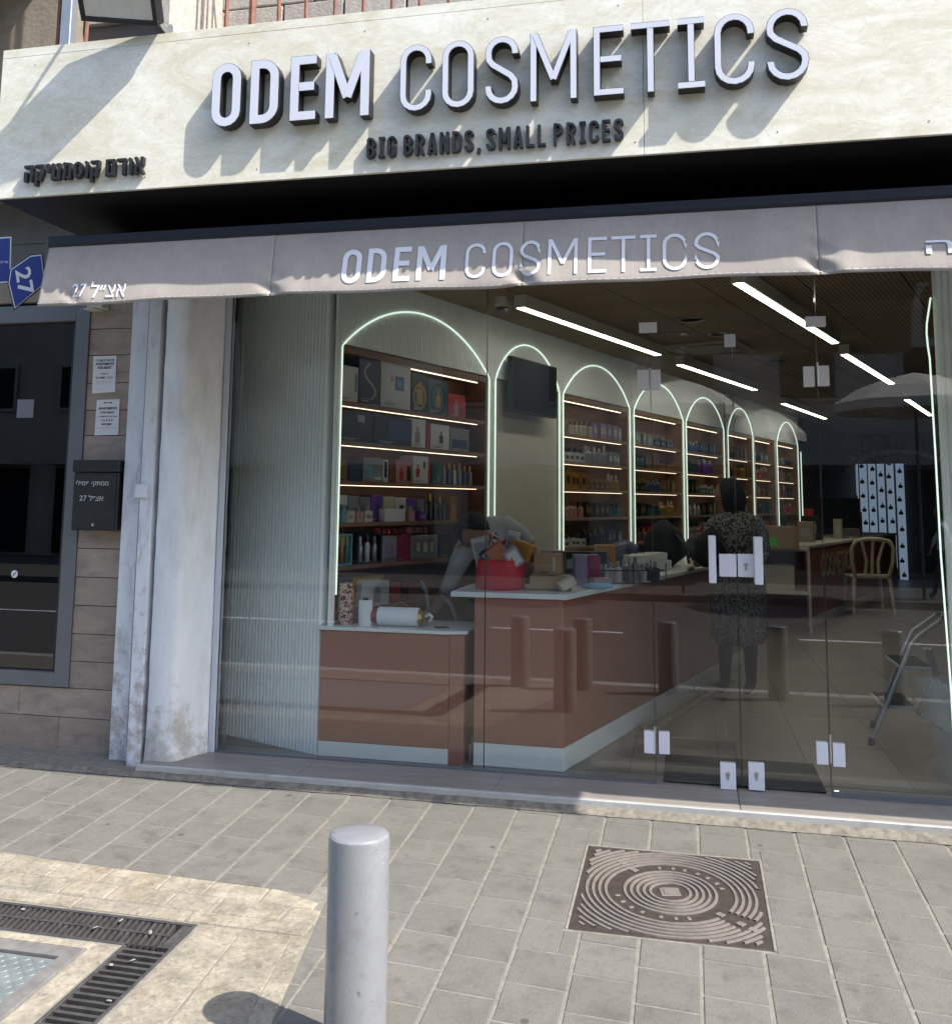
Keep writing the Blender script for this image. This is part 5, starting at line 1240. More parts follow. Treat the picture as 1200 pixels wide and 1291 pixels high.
bx(503, 519, z0, .175, 'magenta', 'crimson box with a bow under the ribbons on the fifth shelf', [('ring', 'red', .5, .55, .15)])
bx(519.5, 553, z0, .165, 'silver', 'wide silver patterned box under peach ribbons on the fifth shelf', [('rect', 'grey', .08, .92, .12, .85), ('rect', 'white', .2, .32, .35, .7), ('rect', 'white', .45, .6, .3, .7), ('rect', 'white', .7, .82, .3, .7)])
bx(556, 572, z0, .17, 'black', 'black box at the right end of the fifth shelf', [('ring', 'gold', .45, .45, .08)])
def ribbon(u, m, label):
    P = wl(ft(u, z0, .06), .06, z0+.0255+.18); rr = random.Random(int(u*7)); b = MB()
    for k_ in range(10):
        a = rr.uniform(0, 6.28); r_ = rr.uniform(.02, .04)
        pts = [P+Vector((math.cos(a)*r_*s_, math.sin(a)*r_*s_, .012+.03*math.sin(math.pi*s_)+rr.uniform(-.004, .004))) for s_ in (0, .3, .6, .9, 1.1)]
        b.tube(pts, .005, 4)
    tag(obj('gift_ribbon', b, m), label, 'ribbon', 'ribbons on top of the fifth-shelf boxes')
for u, c_, l_ in ((474, 'red', 'dark red ribbon bow above the black gift set'), (486, 'red', 'red ribbon bow above the silver-pink box'), (497, 'red', 'red ribbon bow left of the peach bows'), (510, 'copper', 'coppery ribbon bow above the crimson box'),
                  (516, 'pink', 'first peach ribbon bow'), (526, 'pink', 'peach ribbon bow on the wide silver box'), (535, 'pink', 'rightmost peach ribbon bow on the fifth shelf')): ribbon(u, 'p_'+c_, l_)
z0 = SH_Z[6]
bx(432, 448, z0, .20, 'navy', 'dark navy box behind the beige box on the sixth shelf', d=.05)
bx(449, 488, z0, .19, 'gold', 'beige gold box behind the white box on the sixth shelf', [('rect', 'cream', .1, .9, .1, .9)], d=.04)
bx(459, 494, z0, .155, 'white', 'white box with a grey bottle label on the sixth shelf', [('rect', 'grey', .42, .68, .15, .62), ('rect', 'silver', .46, .64, .62, .78)], d=.005, dep=.035)
bx(497, 508, z0, .13, 'red', 'small red box on the sixth shelf near the office chair', d=.03)
bx(509, 518, z0, .14, 'black', 'dark box beside the small red box on the sixth shelf', [('rect', 'red', .2, .8, .6, .9)], d=.03)

# --- other bays: runs of look-alike goods
ORD = {1: 'top', 2: 'second', 3: 'third', 4: 'fourth', 5: 'fifth', 6: 'sixth'}
BAYS = [(3.075, 4.60, 'third neon arch', .105, [['cream', 'lilac'], ['white', 'silver', 'grey'], ['amber', 'brown', 'gold'], ['pink', 'black', 'teal'], ['white', 'black', 'navy']]),
        (4.71, 6.20, 'fourth neon arch', .105, [['silver', 'navy'], ['teal', 'brown', 'amber'], ['black', 'navy', 'brown'], ['black', 'teal', 'gold'], ['brown', 'red', 'pink']]),
        (6.30, 7.75, 'fifth neon arch', .12, [['blue', 'navy'], ['teal', 'purple'], ['black', 'green'], ['silver', 'black'], ['copper', 'red']]),
        (7.92, 9.10, 'sixth neon arch', .14, [['black', 'brown'], ['brown', 'amber'], ['black', 'teal'], ['brown', 'gold'], ['red', 'brown']]),
        (9.22, 10.32, 'dim bay between the two farthest arches', .15, [['black', 'grey'], ['red', 'copper'], ['copper', 'brown'], ['black', 'teal'], ['copper', 'red']]),
        (10.42, 11.75, 'seventh neon arch', .16, [['silver', 'black'], ['pink', 'brown'], ['copper', 'black'], ['brown', 'red'], ['black', 'brown']])]
rp = random.Random(11)
for t0, t1, nm, step, cols in BAYS:
    for r_ in range(5):
        z = SH_Z[r_+1]+.0255; cl_ = cols[r_]; n = int((t1-t0-.14)/step); runs = len(cl_); start = .25 if (nm.startswith('third') and r_ == 0) else 0
        per = math.ceil(n/runs)
        for k_ in range(n):
            run = k_//per; c1_ = cl_[run]; kind = ['bottle', 'box', 'flask'][(r_*2+run*1+len(nm)) % 3]
            t_ = t0+.09+k_*step+rp.uniform(-.01, .01)
            if t_ < t0+start: continue
            hh = {'bottle': .15, 'box': .14, 'flask': .12}[kind]*(1+.12*((run+r_) % 3-1)); w_ = {'bottle': .06, 'box': .095, 'flask': .085}[kind]
            c2_ = {'black': 'gold', 'brown': 'gold', 'amber': 'black', 'white': 'black', 'navy': 'silver', 'cream': 'brown', 'pink': 'brown', 'teal': 'black'}.get(c1_, 'white')
            product(t_, rp.uniform(.02, .05), z, w_, hh, kind, c1_, c2_, f'{c1_} {NAMES[kind].split("_")[1] if kind == "box" else "perfume "+("bottle" if kind == "bottle" else "flask")} on the {ORD[r_+1]} shelf of the {nm}', f'{c1_} goods on the {ORD[r_+1]} shelf of the {nm}')
# low row visible over the counter in the third and fourth bays
for t0, nm, cl_ in ((3.12, 'third neon arch', ('brown', 'cream')), (4.75, 'fourth neon arch', ('navy', 'red'))):
    for k_ in range(8):
        product(t0+.1+k_*.17, .03, SH_Z[6]+.0255, .10, .16, 'box', cl_[k_//4], 'white', f'{cl_[k_//4]} box on the sixth shelf of the {nm}', f'{cl_[k_//4]} boxes on the sixth shelf of the {nm}')

# ------------------------------------------------------------------ things on the low counter
zc = .749
P = onZ(430, 790, zc); b = MB(); b.lathe([(.043, 0), (.046, .02), (.046, .22), (.04, .245), (.02, .25)], n=16); o = obj('patterned_canister', b, 'pink_pattern', smooth=False); o.location = (-2.06, 5.62, zc); tag(o, 'pink and brown patterned canister at the left of the low counter', 'canister')
P = onZ(457, 790, zc); t = thing('candle_jar', 'small white lidded jar between canister and roll', 'jar', (-1.925, 5.60, zc)); b = MB(); b.lathe([(.04, 0), (.042, .004), (.042, .145), (.04, .15)], n=24); obj('jar', b, 'print_white', t, smooth=False); b = MB(); b.lathe([(.02, .1505), (.02, .16), (.012, .165)], n=14); obj('lid', b, 'black_paint', t)
b = MB(); b.box(-.05, .05, -.05, .05, 0, .10); o = obj('soap_box', b, 'p_pink', bevel=.003); o.location = (-1.99, 5.74, zc); tag(o, 'small lilac-pink box behind the white jar on the low counter', 'box')
t = thing('paper_roll', 'roll of white paper in clear wrap lying on the low counter', 'paper roll', (-1.72, 5.62, zc+.0565), R_(2)); b = MB()
b.T = Matrix.Rotation(R_(90), 4, 'Y'); b.lathe([(.054, -.125), (.056, -.12), (.056, .12), (.054, .125)], n=28); o = obj('roll', b, 'print_white', t); smooth_by(o)
b = MB(); b.T = Matrix.Rotation(R_(90), 4, 'Y'); b.lathe([(.05, -.126), (.035, -.16), (.038, -.165)], n=12); obj('wrap_end', b, 'p_magenta', t)
b = MB(); b.T = Matrix.Rotation(R_(90), 4, 'Y'); b.lathe([(.05, .126), (.03, .15), (.045, .165)], n=9); obj('wrap_end', b, 'p_gold', t); b = MB(); b.tube([(.15, 0, 0), (.19, -.01, .02), (.21, -.02, .01), (.19, 0, -.02)], .01, 6); obj('wrap_twist', b, 'paper', t)
b = MB(); b.tube([(-.06, .03, .056), (0, .03, .085), (.06, .03, .056)], .003, 5); obj('string', b, 'p_amber', t)
b = MB(); b.T = Matrix.Translation((-1.45, 5.60, zc)) @ Matrix.Rotation(R_(10), 4, 'Z'); b.box(-.04, .035, -.006, .006, .001, .012); b.box(.035, .05, -.004, .004, .001, .008); tag(obj('pen', b, 'black_paint'), 'black marker pen lying at the right of the low counter', 'pen')

# ------------------------------------------------------------------ things on the long counter
zt = .975
gbx = thing('gift_basket', 'open round red hat box full of cosmetics on the counter corner', 'gift box', (-1.135, 5.80, zt))
b = MB(); b.lathe([(.148, 0), (.15, .003), (.15, .175), (.144, .175), (.144, .02), (.002, .018)], n=40, close=False); o = obj('drum', b, 'red_box', gbx) if 'red_box' in M else None
mat('red_box', (.42, .006, .022), .45, var=.03)
if o is None: o = obj('drum', b, 'red_box', gbx)
smooth_by(o)
b = MB(); b.lathe([(.14, .12), (.002, .125)], n=30, close=False); obj('filling', b, 'paper', gbx)
ld = thing('box_lid', 'round red lid propped up behind the red hat box', 'lid', (-1.235, 5.90, zt+.25)); ld.rotation_euler = (R_(70), R_(-12), 0)
b = MB(); b.lathe([(.08, -.015), (.08, .015), (.075, .017)], n=36); o = obj('disc', b, 'red_box', ld); smooth_by(o)
ld = thing('box_lid', 'second red lid half hidden right of the first, behind the hat box', 'lid', (-1.10, 5.98, zt+.225)); ld.rotation_euler = (R_(75), R_(25), 0)
b = MB(); b.lathe([(.075, -.015), (.075, .015), (.07, .017)], n=36); o = obj('disc', b, 'red_box', ld); smooth_by(o)
def tilted(x, y, z, w_, d_, h_, rot, m, label, panel=None, name='cosmetic_box'):
    t = thing(name, label, 'box', (x, y, z)); t.rotation_euler = [R_(a) for a in rot]; b = MB(); b.box(-w_/2, w_/2, -d_/2, d_/2, 0, h_); obj('carton', b, m, t, bevel=.002)
    if panel: b = MB(); b.box(-w_*.36, w_*.36, -d_/2-.0012, -d_/2-.0002, h_*.15, h_*.85); obj('printed_panel', b, panel, t)
tilted(-1.215, 5.75, 1.10, .10, .04, .19, (8, -14, 5), 'p_silver', 'clear silver box leaning left in the red hat box', 'p_grey')
tilted(-1.15, 5.72, 1.10, .055, .04, .13, (-5, -40, 0), 'p_black', 'small black and silver tube box in the middle of the hat box', 'p_silver')
tilted(-1.07, 5.71, 1.11, .105, .05, .16, (12, -38, 8), 'p_copper', 'coppery pink box leaning in the red hat box', None)
tilted(-1.01, 5.73, 1.12, .09, .04, .12, (10, -35, 20), 'p_lilac', 'white box with violet stripes at the right of the hat box', 'p_white')
tilted(-1.13, 5.82, 1.16, .09, .05, .16, (5, -30, 10), 'pink_pattern', 'pink patterned box standing highest in the hat box', None)
tilted(-1.20, 5.86, 1.13, .08, .05, .17, (5, -5, 12), 'p_red', 'small red box standing at the back left of the hat box', 'p_pink')
tilted(-1.10, 5.88, 1.13, .07, .05, .19, (0, 12, -8), 'p_white', 'white box standing upright at the back of the hat box', 'p_silver')
tilted(-1.03, 5.86, 1.15, .14, .06, .11, (0, 18, -5), 'p_orange', 'orange box at the back right of the hat box', 'p_amber')
carton(-.83, 5.83, zt, .25, .17, .085, R_(8), 'cardboard', 'open brown carton lying on the counter beside the hat box')
carton(-.85, 5.86, zt+.088, .15, .13, .125, R_(-4), 'cardboard', 'small brown carton standing on the lying carton', lab=[(.78, .9, .2, .85, 'p_cream'), (.3, .6, .1, .16, 'p_black')])
t = thing('white_tube_box', 'cream flap box tipped over at the carton front', 'box', (-.70, 5.73, zt+.004)); t.rotation_euler = (0, R_(-28), R_(30)); b = MB(); b.box(-.05, .05, -.03, .03, .02, .075); obj('carton', b, 'p_cream', t, bevel=.004)
carton(-.66, 6.25, zt, .16, .12, .19, R_(15), 'p_lilac', 'lilac box with a magenta side behind the cartons', lab=[(.5, 1.0, .0, 1.0, 'p_magenta')])
carton(-.86, 6.10, zt, .14, .12, .22, R_(5), 'p_grey', 'tall grey box behind the small carton', lab=[(.1, .9, .85, .95, 'p_silver')])
carton(-.55, 6.05, zt, .12, .12, .06, R_(20), 'p_pink', 'small pink box behind the tipped flap box', lab=[(.1, .9, .1, .9, 'p_lilac')])
t = thing('blue_tissue_pack', 'light blue plastic pack lying on the counter', 'tissue pack', (-.56, 5.98, zt), R_(20)); b = MB(); b.lathe([(.05, 0), (.075, .008), (.07, .025), (.03, .034), (.002, .034)], n=14); o = obj('pack', b, 'blue_pack', t) if 'blue_pack' in M else None
mat('blue_pack', (.13, .34, .5), .4, var=.05)
if o is None: o = obj('pack', b, 'blue_pack', t, smooth=True); o.scale = (1.35, .8, 1)
og = thing('wire_organiser', 'black wire organiser full of small clear pots on the counter', 'organiser', (-.42, 6.48, zt), R_(20)); b = MB()
for z in (.01, .09):
    pts = [(-.22, -.16, z), (.22, -.16, z), (.22, .16, z), (-.22, .16, z), (-.22, -.16, z)]
    for a, c in zip(pts[:-1], pts[1:]): b.tube([a, c], .004, 5)
for x, y in ((-.22, -.16), (.22, -.16), (.22, .16), (-.22, .16), (0, -.16)): b.tube([(x, y, 0), (x, y, .14)], .004, 5)
obj('wire_frame', b, 'black_paint', og)
for i in range(10):
    x, y = -.17+.085*(i % 5), -.09+.17*(i//5); o = link('small_pot', pmesh('bottle', .06, .12+.02*(i % 3), .05, ['silver', 'white', 'grey', 'silver', 'black'][i % 5], 'silver')); p_ = WM(og) @ Vector((x, y, .003)); o.location = p_
    tag(o, f"small {['silver', 'white', 'grey', 'silver', 'black'][i % 5]} pot standing in the wire organiser", 'pot', 'small pots in the wire organiser')
for i in range(5):
    x_, y_ = cpt(1.75+.16*i, -.2); carton(x_, y_, zt, .14, .15, .075, R_(20), 'counter_white', 'white carton in the bottom row of stacked cartons on the counter', name='white_carton', group='white cartons stacked on the counter', flap=False)
for i in range(4):
    x_, y_ = cpt(1.8+.16*i, -.2); carton(x_, y_, zt+.077, .14, .15, .06, R_(21), 'counter_white', 'white carton in the upper row of stacked cartons on the counter', name='white_carton', group='white cartons stacked on the counter', flap=False)
x_, y_ = cpt(1.9, -.48); carton(x_, y_, zt, .14, .12, .2, R_(20), 'p_orange', 'orange box behind the row of white cartons', lab=[(.2, .8, .2, .6, 'p_amber')])
x_, y_ = cpt(1.45, -.46); carton(x_, y_, zt, .3, .12, .17, R_(20), 'p_black', 'black box with a patterned strip behind the organiser', lab=[(.0, .5, .3, .7, 'p_silver')])
def bag(x, y, z, s_, label, seed, m='black_cloth', strap=True):
    t = thing('bag', label, 'bag', (x, y, z), R_(15)); bm = bmesh.new(); bmesh.ops.create_icosphere(bm, subdivisions=3, radius=1); rr = random.Random(seed)
    for v in bm.verts:
        c = v.co; k = 1+.12*math.sin(c.x*5+seed)+.1*math.sin(c.z*7+seed*2)+.06*math.sin(c.y*9); top = 1-.35*max(0, c.z)
        v.co = Vector((c.x*s_[0]*k*top, c.y*s_[1]*k*top, max(0.0, (c.z+.86)*s_[2])))
    me = bpy.data.meshes.new('bag_body'); bm.to_mesh(me); bm.free(); me.materials.append(M[m]); me.polygons.foreach_set('use_smooth', [True]*len(me.polygons)); o = link('bag_body', me, t)
    if strap: b = MB(); b.tube([(s_[0]*.4, -s_[1]*.6, s_[2]*1.3), (s_[0]*.8, -s_[1], s_[2]*.8), (s_[0]*.9, -s_[1]*.9, .03)], .012, 6); obj('strap', b, 'jeans', t)
    return t
x_, y_ = cpt(2.75, -.28); bag(x_, y_, zt, (.19, .15, .21), 'tall dark slumped bag standing on the counter', 2)
x_, y_ = cpt(2.45, -.52); bag(x_, y_, zt, (.16, .12, .12), 'low navy bag behind the tall dark bag', 5, 'p_navy', False)
x_, y_ = cpt(3.75, -.25); bag(x_, y_, zt, (.17, .15, .14), 'rounded dark bag on the counter next to the woman', 8, 'jeans', True)
# things on the rear counter and small table
for i, (s_, r_, c_, h_, w_, l_) in enumerate(((-.0, -.65, 'red', .25, .14, 'red-orange box at the left end of the rear counter'), (.02, -.5, 'red', .24, .12, 'second red-orange box on the rear counter'), (.05, -.37, 'copper', .23, .12, 'copper box between red and cream boxes on the rear counter'),
      (.2, -.25, 'cream', .2, .14, 'cream box on the rear counter'), (.5, -.3, 'green', .22, .1, 'green-grey box on the rear counter'), (1.4, -.3, 'cream', .28, .2, 'upright cream card holder in the middle of the rear counter'), (3.0, -.2, 'cream', .3, .12, 'small upright cream holder farther along the rear counter'),
      (4.6, -.3, 'grey', .4, .3, 'grey terminal box near the far end of the rear counter'), (2.2, -.4, 'black', .35, .25, 'black printer on the rear counter'), (2.9, -.6, 'red', .45, .14, 'red flower-like box standing above the rear counter goods'))):
    x_, y_ = kpt(s_, r_); carton(x_, y_, .985, w_, w_*.8, h_, WRZ-R_(90), 'p_'+c_, l_, lab=[(.2, .8, .3, .7, 'p_white')])
x_, y_ = kpt(3.6, -.3); t = thing('monitor', 'dark monitor on the rear counter in front of the blue panels', 'monitor', (x_, y_, .985), R_(8)); b = MB(); b.box(-.32, .32, -.02, .02, .15, .62); obj('screen', b, 'screen', t); b = MB(); b.box(-.03, .03, -.02, .02, .0, .15); b.box(-.12, .12, -.08, .08, 0, .012); obj('stand', b, 'black_paint', t)

# bottle-print panels, arch and room lettering at the back
BN = WD; BP = TW @ Vector((16.85, 0, 0)); back_rot = WRZ-R_(90)
def bk(u, v, dd=0): return onP(u, v, BP-WD*dd, WD)
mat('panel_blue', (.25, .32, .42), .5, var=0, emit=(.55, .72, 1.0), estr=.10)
ux = Vector((WD.y, -WD.x, 0))
edges = [(1062, 1071, 596, 681), (1074, 1083, 583, 681), (1085, 1094, 576, 681), (1096, 1105, 572, 705), (1107.5, 1116, 572, 710), (1119, 1128, 572, 716), (1131, 1141, 572, 735)]
rb2 = random.Random(4)
for i, (u0, u1, v0, v1) in enumerate(edges):
    a, c = bk(u0, 640), bk(u1, 640); za, zb2 = bk((u0+u1)/2, v1).z, bk((u0+u1)/2, v0).z; w_ = (c-a).length
    t = thing('print_panel', ['leftmost pale blue wall panel, short and printed with dark bottles', 'second pale blue bottle-print panel from the left', 'third pale blue bottle-print panel from the left', 'fourth pale blue panel, first of the long ones', 'fifth pale blue bottle-print panel', 'sixth pale blue bottle-print panel', 'rightmost and longest pale blue bottle-print panel'][i], 'wall panel', Vector((a.x, a.y, za)), back_rot)
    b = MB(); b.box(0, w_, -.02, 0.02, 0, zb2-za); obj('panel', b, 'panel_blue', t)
    z = .12+.1*(i % 3)
    while z < zb2-za-.2:
        s_ = .13; xc = w_*(.35+.3*rb2.random()); b = MB()
        for p in ([(-.25, 0), (.25, 0), (.36, .2), (.3, .45), (.1, .6), (-.1, .6), (-.3, .45), (-.36, .2)], [(-.09, .62), (.09, .62), (.09, .85), (-.09, .85)]): b.slab([(xc+x*s_, z+zz*s_) for x, zz in p], -.0225, -.021)
        obj('bottle_print', b, rb2.choice(['p_black', 'p_navy', 'p_grey']), t); z += rb2.uniform(.26, .34)
b = MB(); pts = [onP(u, v, BP-WD*1.2, WD) for u, v in ((1034, 700), (1034, 665), (1035, 645), (1038, 632), (1045, 617), (1055, 603), (1070, 588), (1088, 577), (1106, 571), (1125, 568), (1145, 569), (1162, 572), (1180, 577), (1198, 584))]
pts[0].z = 0; b.tube(pts, .045, 8); tag(obj('archway', b, 'p_white', smooth=True), 'wide thin grey metal arch at the back of the shop', 'arch')
b = MB(); b.T = Matrix.Translation((*(TW @ Vector((16.6, 0, 0))).xy, 0)) @ Matrix.Rotation(back_rot, 4, 'Z'); fluted(b, .1, 5.3, 2.35, CEIL, 0, .12, .04); b.box(.1, 5.3, .001, .04, 2.35, CEIL)
tag(obj('fluted_header', b, 'dark_wall'), 'dark fluted header carrying faint room lettering at the back', 'header')
a = onP(1062, 560, BP-WD*.35, WD); c = onP(1196, 545, BP-WD*.35, WD); m_, _ = text_mb('PREMIUM ROOM', (c-a).length, .26, .02, 0)
t = thing('room_lettering', 'faint thin letters PREMIUM ROOM high on the dark back wall', 'lettering', (a.x, a.y, 2.42), back_rot); obj('letters', m_, 'p_grey', t)
for (u, v0, v1, l_) in ((1047, 615, 640, 'short upright white light tube under the back arch'), (1062, 600, 643, 'long upright white light tube left of the blue panels')):
    p, q = bk(u, v0, .4), bk(u+1, v1, .4); b = MB(); b.tube([p, q], .02, 6); tag(obj('light_tube', b, 'neon'), l_, 'light')
# door mat
b = MB(); b.prism([(-.165, 5.47), (.672, 5.47), (.672, 6.02), (-.165, 6.02)], .001, .012); tag(obj('door_mat', b, 'rubber', bevel=.003), 'thin black door mat on the floor just inside the doors', 'mat')
# wooden plank at the counter foot
b = MB(); p, q = Vector(cpt(1.15, .05)), Vector(cpt(3.3, .05)); L_ = (q-p).length; b.T = Matrix.Translation((p.x, p.y, 0)) @ Matrix.Rotation(math.atan2(q.y-p.y, q.x-p.x), 4, 'Z'); b.box(0, L_, -.045, .0, .001, .045); b.box(0, L_, -.1, -.048, .001, .012)
tag(obj('wooden_batten', b, 'limestone', bevel=.003), 'long pale wooden batten lying along the counter plinth', 'batten')

# ------------------------------------------------------------------ step ladder
ldr = thing('step_ladder', 'folding aluminium step ladder with two treads by the right glass', 'ladder', (1.4, 6.8, 0))
def lp(u, v, y): return onY(u, v, y)
b = MB()
fA = [lp(1098, 938, 6.62), lp(1149, 812, 6.82), lp(1158, 802, 6.86), lp(1186, 782, 6.95)]
fB = [lp(1100, 916, 7.10), lp(1140, 818, 7.22), lp(1150, 796, 7.26), lp(1180, 775, 7.35)]
for path, nm in ((fA, 'front_rail'), (fB, 'front_rail')): b = MB(); b.tube(path, .014, 8); obj(nm, b, 'alu', ldr, world=True, smooth=True)
b = MB(); b.tube([fA[-1], fA[-1]+Vector((.03, .05, .02)), fB[-1]+Vector((.03, -.05, .02)), fB[-1]], .014, 8); obj('top_hoop', b, 'black_paint', ldr, world=True, smooth=True)
for path in ([lp(1166, 818, 6.9), lp(1190, 892, 7.3)+Vector((.03, .1, 0))], [lp(1172, 818, 7.3), lp(1196, 895, 7.7)]):
    q = path[1].copy(); k = (path[1]-path[0]); q = path[0]+k*((path[0].z-.01)/(path[0].z-path[1].z)); b = MB(); b.tube([path[0], q], .011, 8); obj('rear_leg', b, 'alu', ldr, world=True)
for (u0, v0, u1, v1, ya, yb, hh) in ((1112, 892, 1155, 897, 6.70, 7.12, .05), (1133, 842, 1176, 848, 6.76, 7.2, .05)):
    p, q = lp(u0, v0, ya), lp(u1, v1, ya); b = MB(); z = (p.z+q.z)/2; b.box(p.x, q.x, ya, yb, z, z+.022); o = obj('tread', b, 'alu', ldr, world=True, bevel=.004); b = MB(); b.box(p.x+.01, q.x-.01, ya+.01, yb-.0, z+.0225, z+.027); obj('tread_mat', b, 'rubber', o, world=True)
b = MB(); b.tube([lp(1154, 897, 6.75), lp(1174, 850, 6.8)], .009, 6); b.tube([lp(1154, 897, 6.75), lp(1188, 920, 6.85)], .009, 6); obj('brace', b, 'alu', ldr, world=True)
for p in (fA[0], fB[0]): b = MB(); b.tube([p+Vector((-.004, 0, -.01)), p+Vector((.008, 0, .035))], .019, 8); obj('rubber_foot', b, 'rubber', ldr, world=True)
# bin with clear bag at the right edge
bn = thing('bin_bag', 'clear plastic bag hanging in a translucent bin cut by the right edge', 'bin', (1.46, 5.9, 0)); b = MB(); b.lathe([(.15, .002), (.17, .25), (.19, .5), (.2, .52), (.19, .54)], n=26, close=False); obj('bin', b, 'clear_plastic', bn, smooth=True)
b = MB(); rr = random.Random(5)
ring = []
for j in range(6): ring.append([(b.vert(((.2+.03*math.sin(j*1.3+k*2.1)+.02*j*(1 if j < 3 else 0))*math.cos(k*math.pi/10), (.2+.03*math.sin(j+k*1.7))*math.sin(k*math.pi/10), .56-.05*j+.02*math.sin(k*2.3)))) for k in range(20)])
for j in range(5):
    for k in range(20): b.face((ring[j][k], ring[j][(k+1) % 20], ring[j+1][(k+1) % 20], ring[j+1][k]))
obj('plastic_liner', b, 'clear_plastic', bn, smooth=True)

# plastic chair by the rear counter
def chair(loc, rz, s_, label):
    t = thing('plastic_chair', label, 'chair', loc, rz); t.scale = (s_, s_, s_)
    b = MB(); b.slab([(-.22, .42), (.22, .42), (.22, .445), (-.22, .445)], -.21, .21); obj('seat', b, 'plastic_cream', t, bevel=.01)
    for sx_, sy_ in ((-1, -1), (1, -1), (-1, 1), (1, 1)):
        b = MB(); b.tube([(sx_*.2, sy_*.19, .42), (sx_*.235, sy_*.24, 0)], .024, 6, r1=.017); obj('leg', b, 'plastic_cream', t)
    b = MB(); b.tube([(-.19, -.2, .43), (-.235, -.24, .62), (-.235, -.27, .78), (-.19, -.29, .86), (-.08, -.3, .885), (.08, -.3, .885), (.19, -.29, .86), (.235, -.27, .78), (.235, -.24, .62), (.19, -.2, .43)], .024, 8); obj('back_frame', b, 'plastic_cream', t, smooth=True)
    for x0_, x1_ in ((-.08, -.13), (0, 0), (.08, .13)):
        b = MB(); b.tube([(x0_, -.205, .44), (x0_*.8, -.24, .62), (x1_, -.295, .875)], .018, 6); obj('back_slat', b, 'plastic_cream', t)
    b = MB(); b.tube([(-.19, -.21, .46), (.19, -.21, .46)], .014, 6); obj('back_rail', b, 'plastic_cream', t)
chair((2.42, 14.5, 0), R_(6), 1.17, 'cream plastic garden chair with a slatted back beside the rear counter')

# office chair behind the low counter
oc = thing('office_chair', 'grey-framed office chair behind the low counter', 'chair', (-1.62, 6.0, 0)); 
for path in ([onY(530, 733, 6.0), onY(537, 745, 5.99), onY(541, 775, 5.98), onY(543, 792, 5.98)], [onY(556, 750, 6.0), onY(568, 762, 6.0), onY(575, 780, 5.98), onY(577, 795, 5.98)]):
    b = MB(); b.tube(path, .014, 8); obj('arm_frame', b, 'grey_metal', oc, world=True, smooth=True)
b = MB(); b.box(-1.85, -1.45, 5.98, 6.35, .42, .47); obj('seat', b, 'black_cloth', oc, world=True, bevel=.02); b = MB(); b.tube([(-1.65, 6.15, .42), (-1.65, 6.15, .05)], .03, 10); obj('column', b, 'black_paint', oc, world=True)
for a in range(5): b = MB(); b.tube([(-1.65, 6.15, .08), (-1.65+.28*math.cos(a*1.257), 6.15+.28*math.sin(a*1.257), .04)], .018, 6); obj('base_arm', b, 'black_paint', oc, world=True)

# ------------------------------------------------------------------ people
def skin_body(name, pts, edges, mat_names, parent, root=0, sub=3, paint=None):
    me = bpy.data.meshes.new(name); me.from_pydata([p[:3] for p in pts], edges, []); o = link(name, me, parent)
    m = o.modifiers.new('skin', 'SKIN'); m.use_smooth_shade = True
    sv = me.skin_vertices[0].data if me.skin_vertices else None
    if sv is None:
        bm = bmesh.new(); bm.from_mesh(me); bm.verts.layers.skin.verify(); bm.to_mesh(me); bm.free(); sv = me.skin_vertices[0].data
    for i, p in enumerate(pts): r = p[3]; sv[i].radius = (r, r if len(p) < 5 else p[4]); sv[i].use_root = (i == root)
    s_ = o.modifiers.new('sub', 'SUBSURF'); s_.levels = sub; s_.render_levels = sub
    dg = bpy.context.evaluated_depsgraph_get(); bpy.context.view_layer.update(); dg.update()
    me2 = bpy.data.meshes.new_from_object(o.evaluated_get(dg)); o.modifiers.clear(); o.data = me2
    me2.materials.clear()
    for k in mat_names: me2.materials.append(M[k])
    if paint:
        for f in me2.polygons: f.material_index = paint(f.center)
    me2.polygons.foreach_set('use_smooth', [True]*len(me2.polygons))
    return o
def hand(parent, w, d, up, s_=1.0, m='skin'):
    """palm with four fingers and a thumb, starting at w, pointing along d"""
    d = Vector(d).normalized(); up = Vector(up); sd = d.cross(up).normalized(); nn = sd.cross(d); w = Vector(w); pts = [(*w, .026*s_)]; ed = []
    pm_ = w+d*.045*s_; pts.append((*pm_, .034*s_)); ed.append((0, 1))
    for k, (off, ln_) in enumerate(((-.03, .07), (-.01, .08), (.01, .075), (.03, .06))):
        a = pm_+sd*off*s_+d*.035*s_; c = a+d*ln_*.5*s_-nn*.008; e = a+d*ln_*.95*s_-nn*.025*s_; i = len(pts)
        pts += [(*a, .011*s_), (*c, .009*s_), (*e, .007*s_)]; ed += [(1, i), (i, i+1), (i+1, i+2)]
    a = pm_-sd*.045*s_-d*.005; e = a-sd*.02*s_+d*.035*s_; i = len(pts); pts += [(*a, .011*s_), (*e, .009*s_)]; ed += [(1, i), (i, i+1)]
    return skin_body('hand', pts, ed, [m], parent, sub=1)
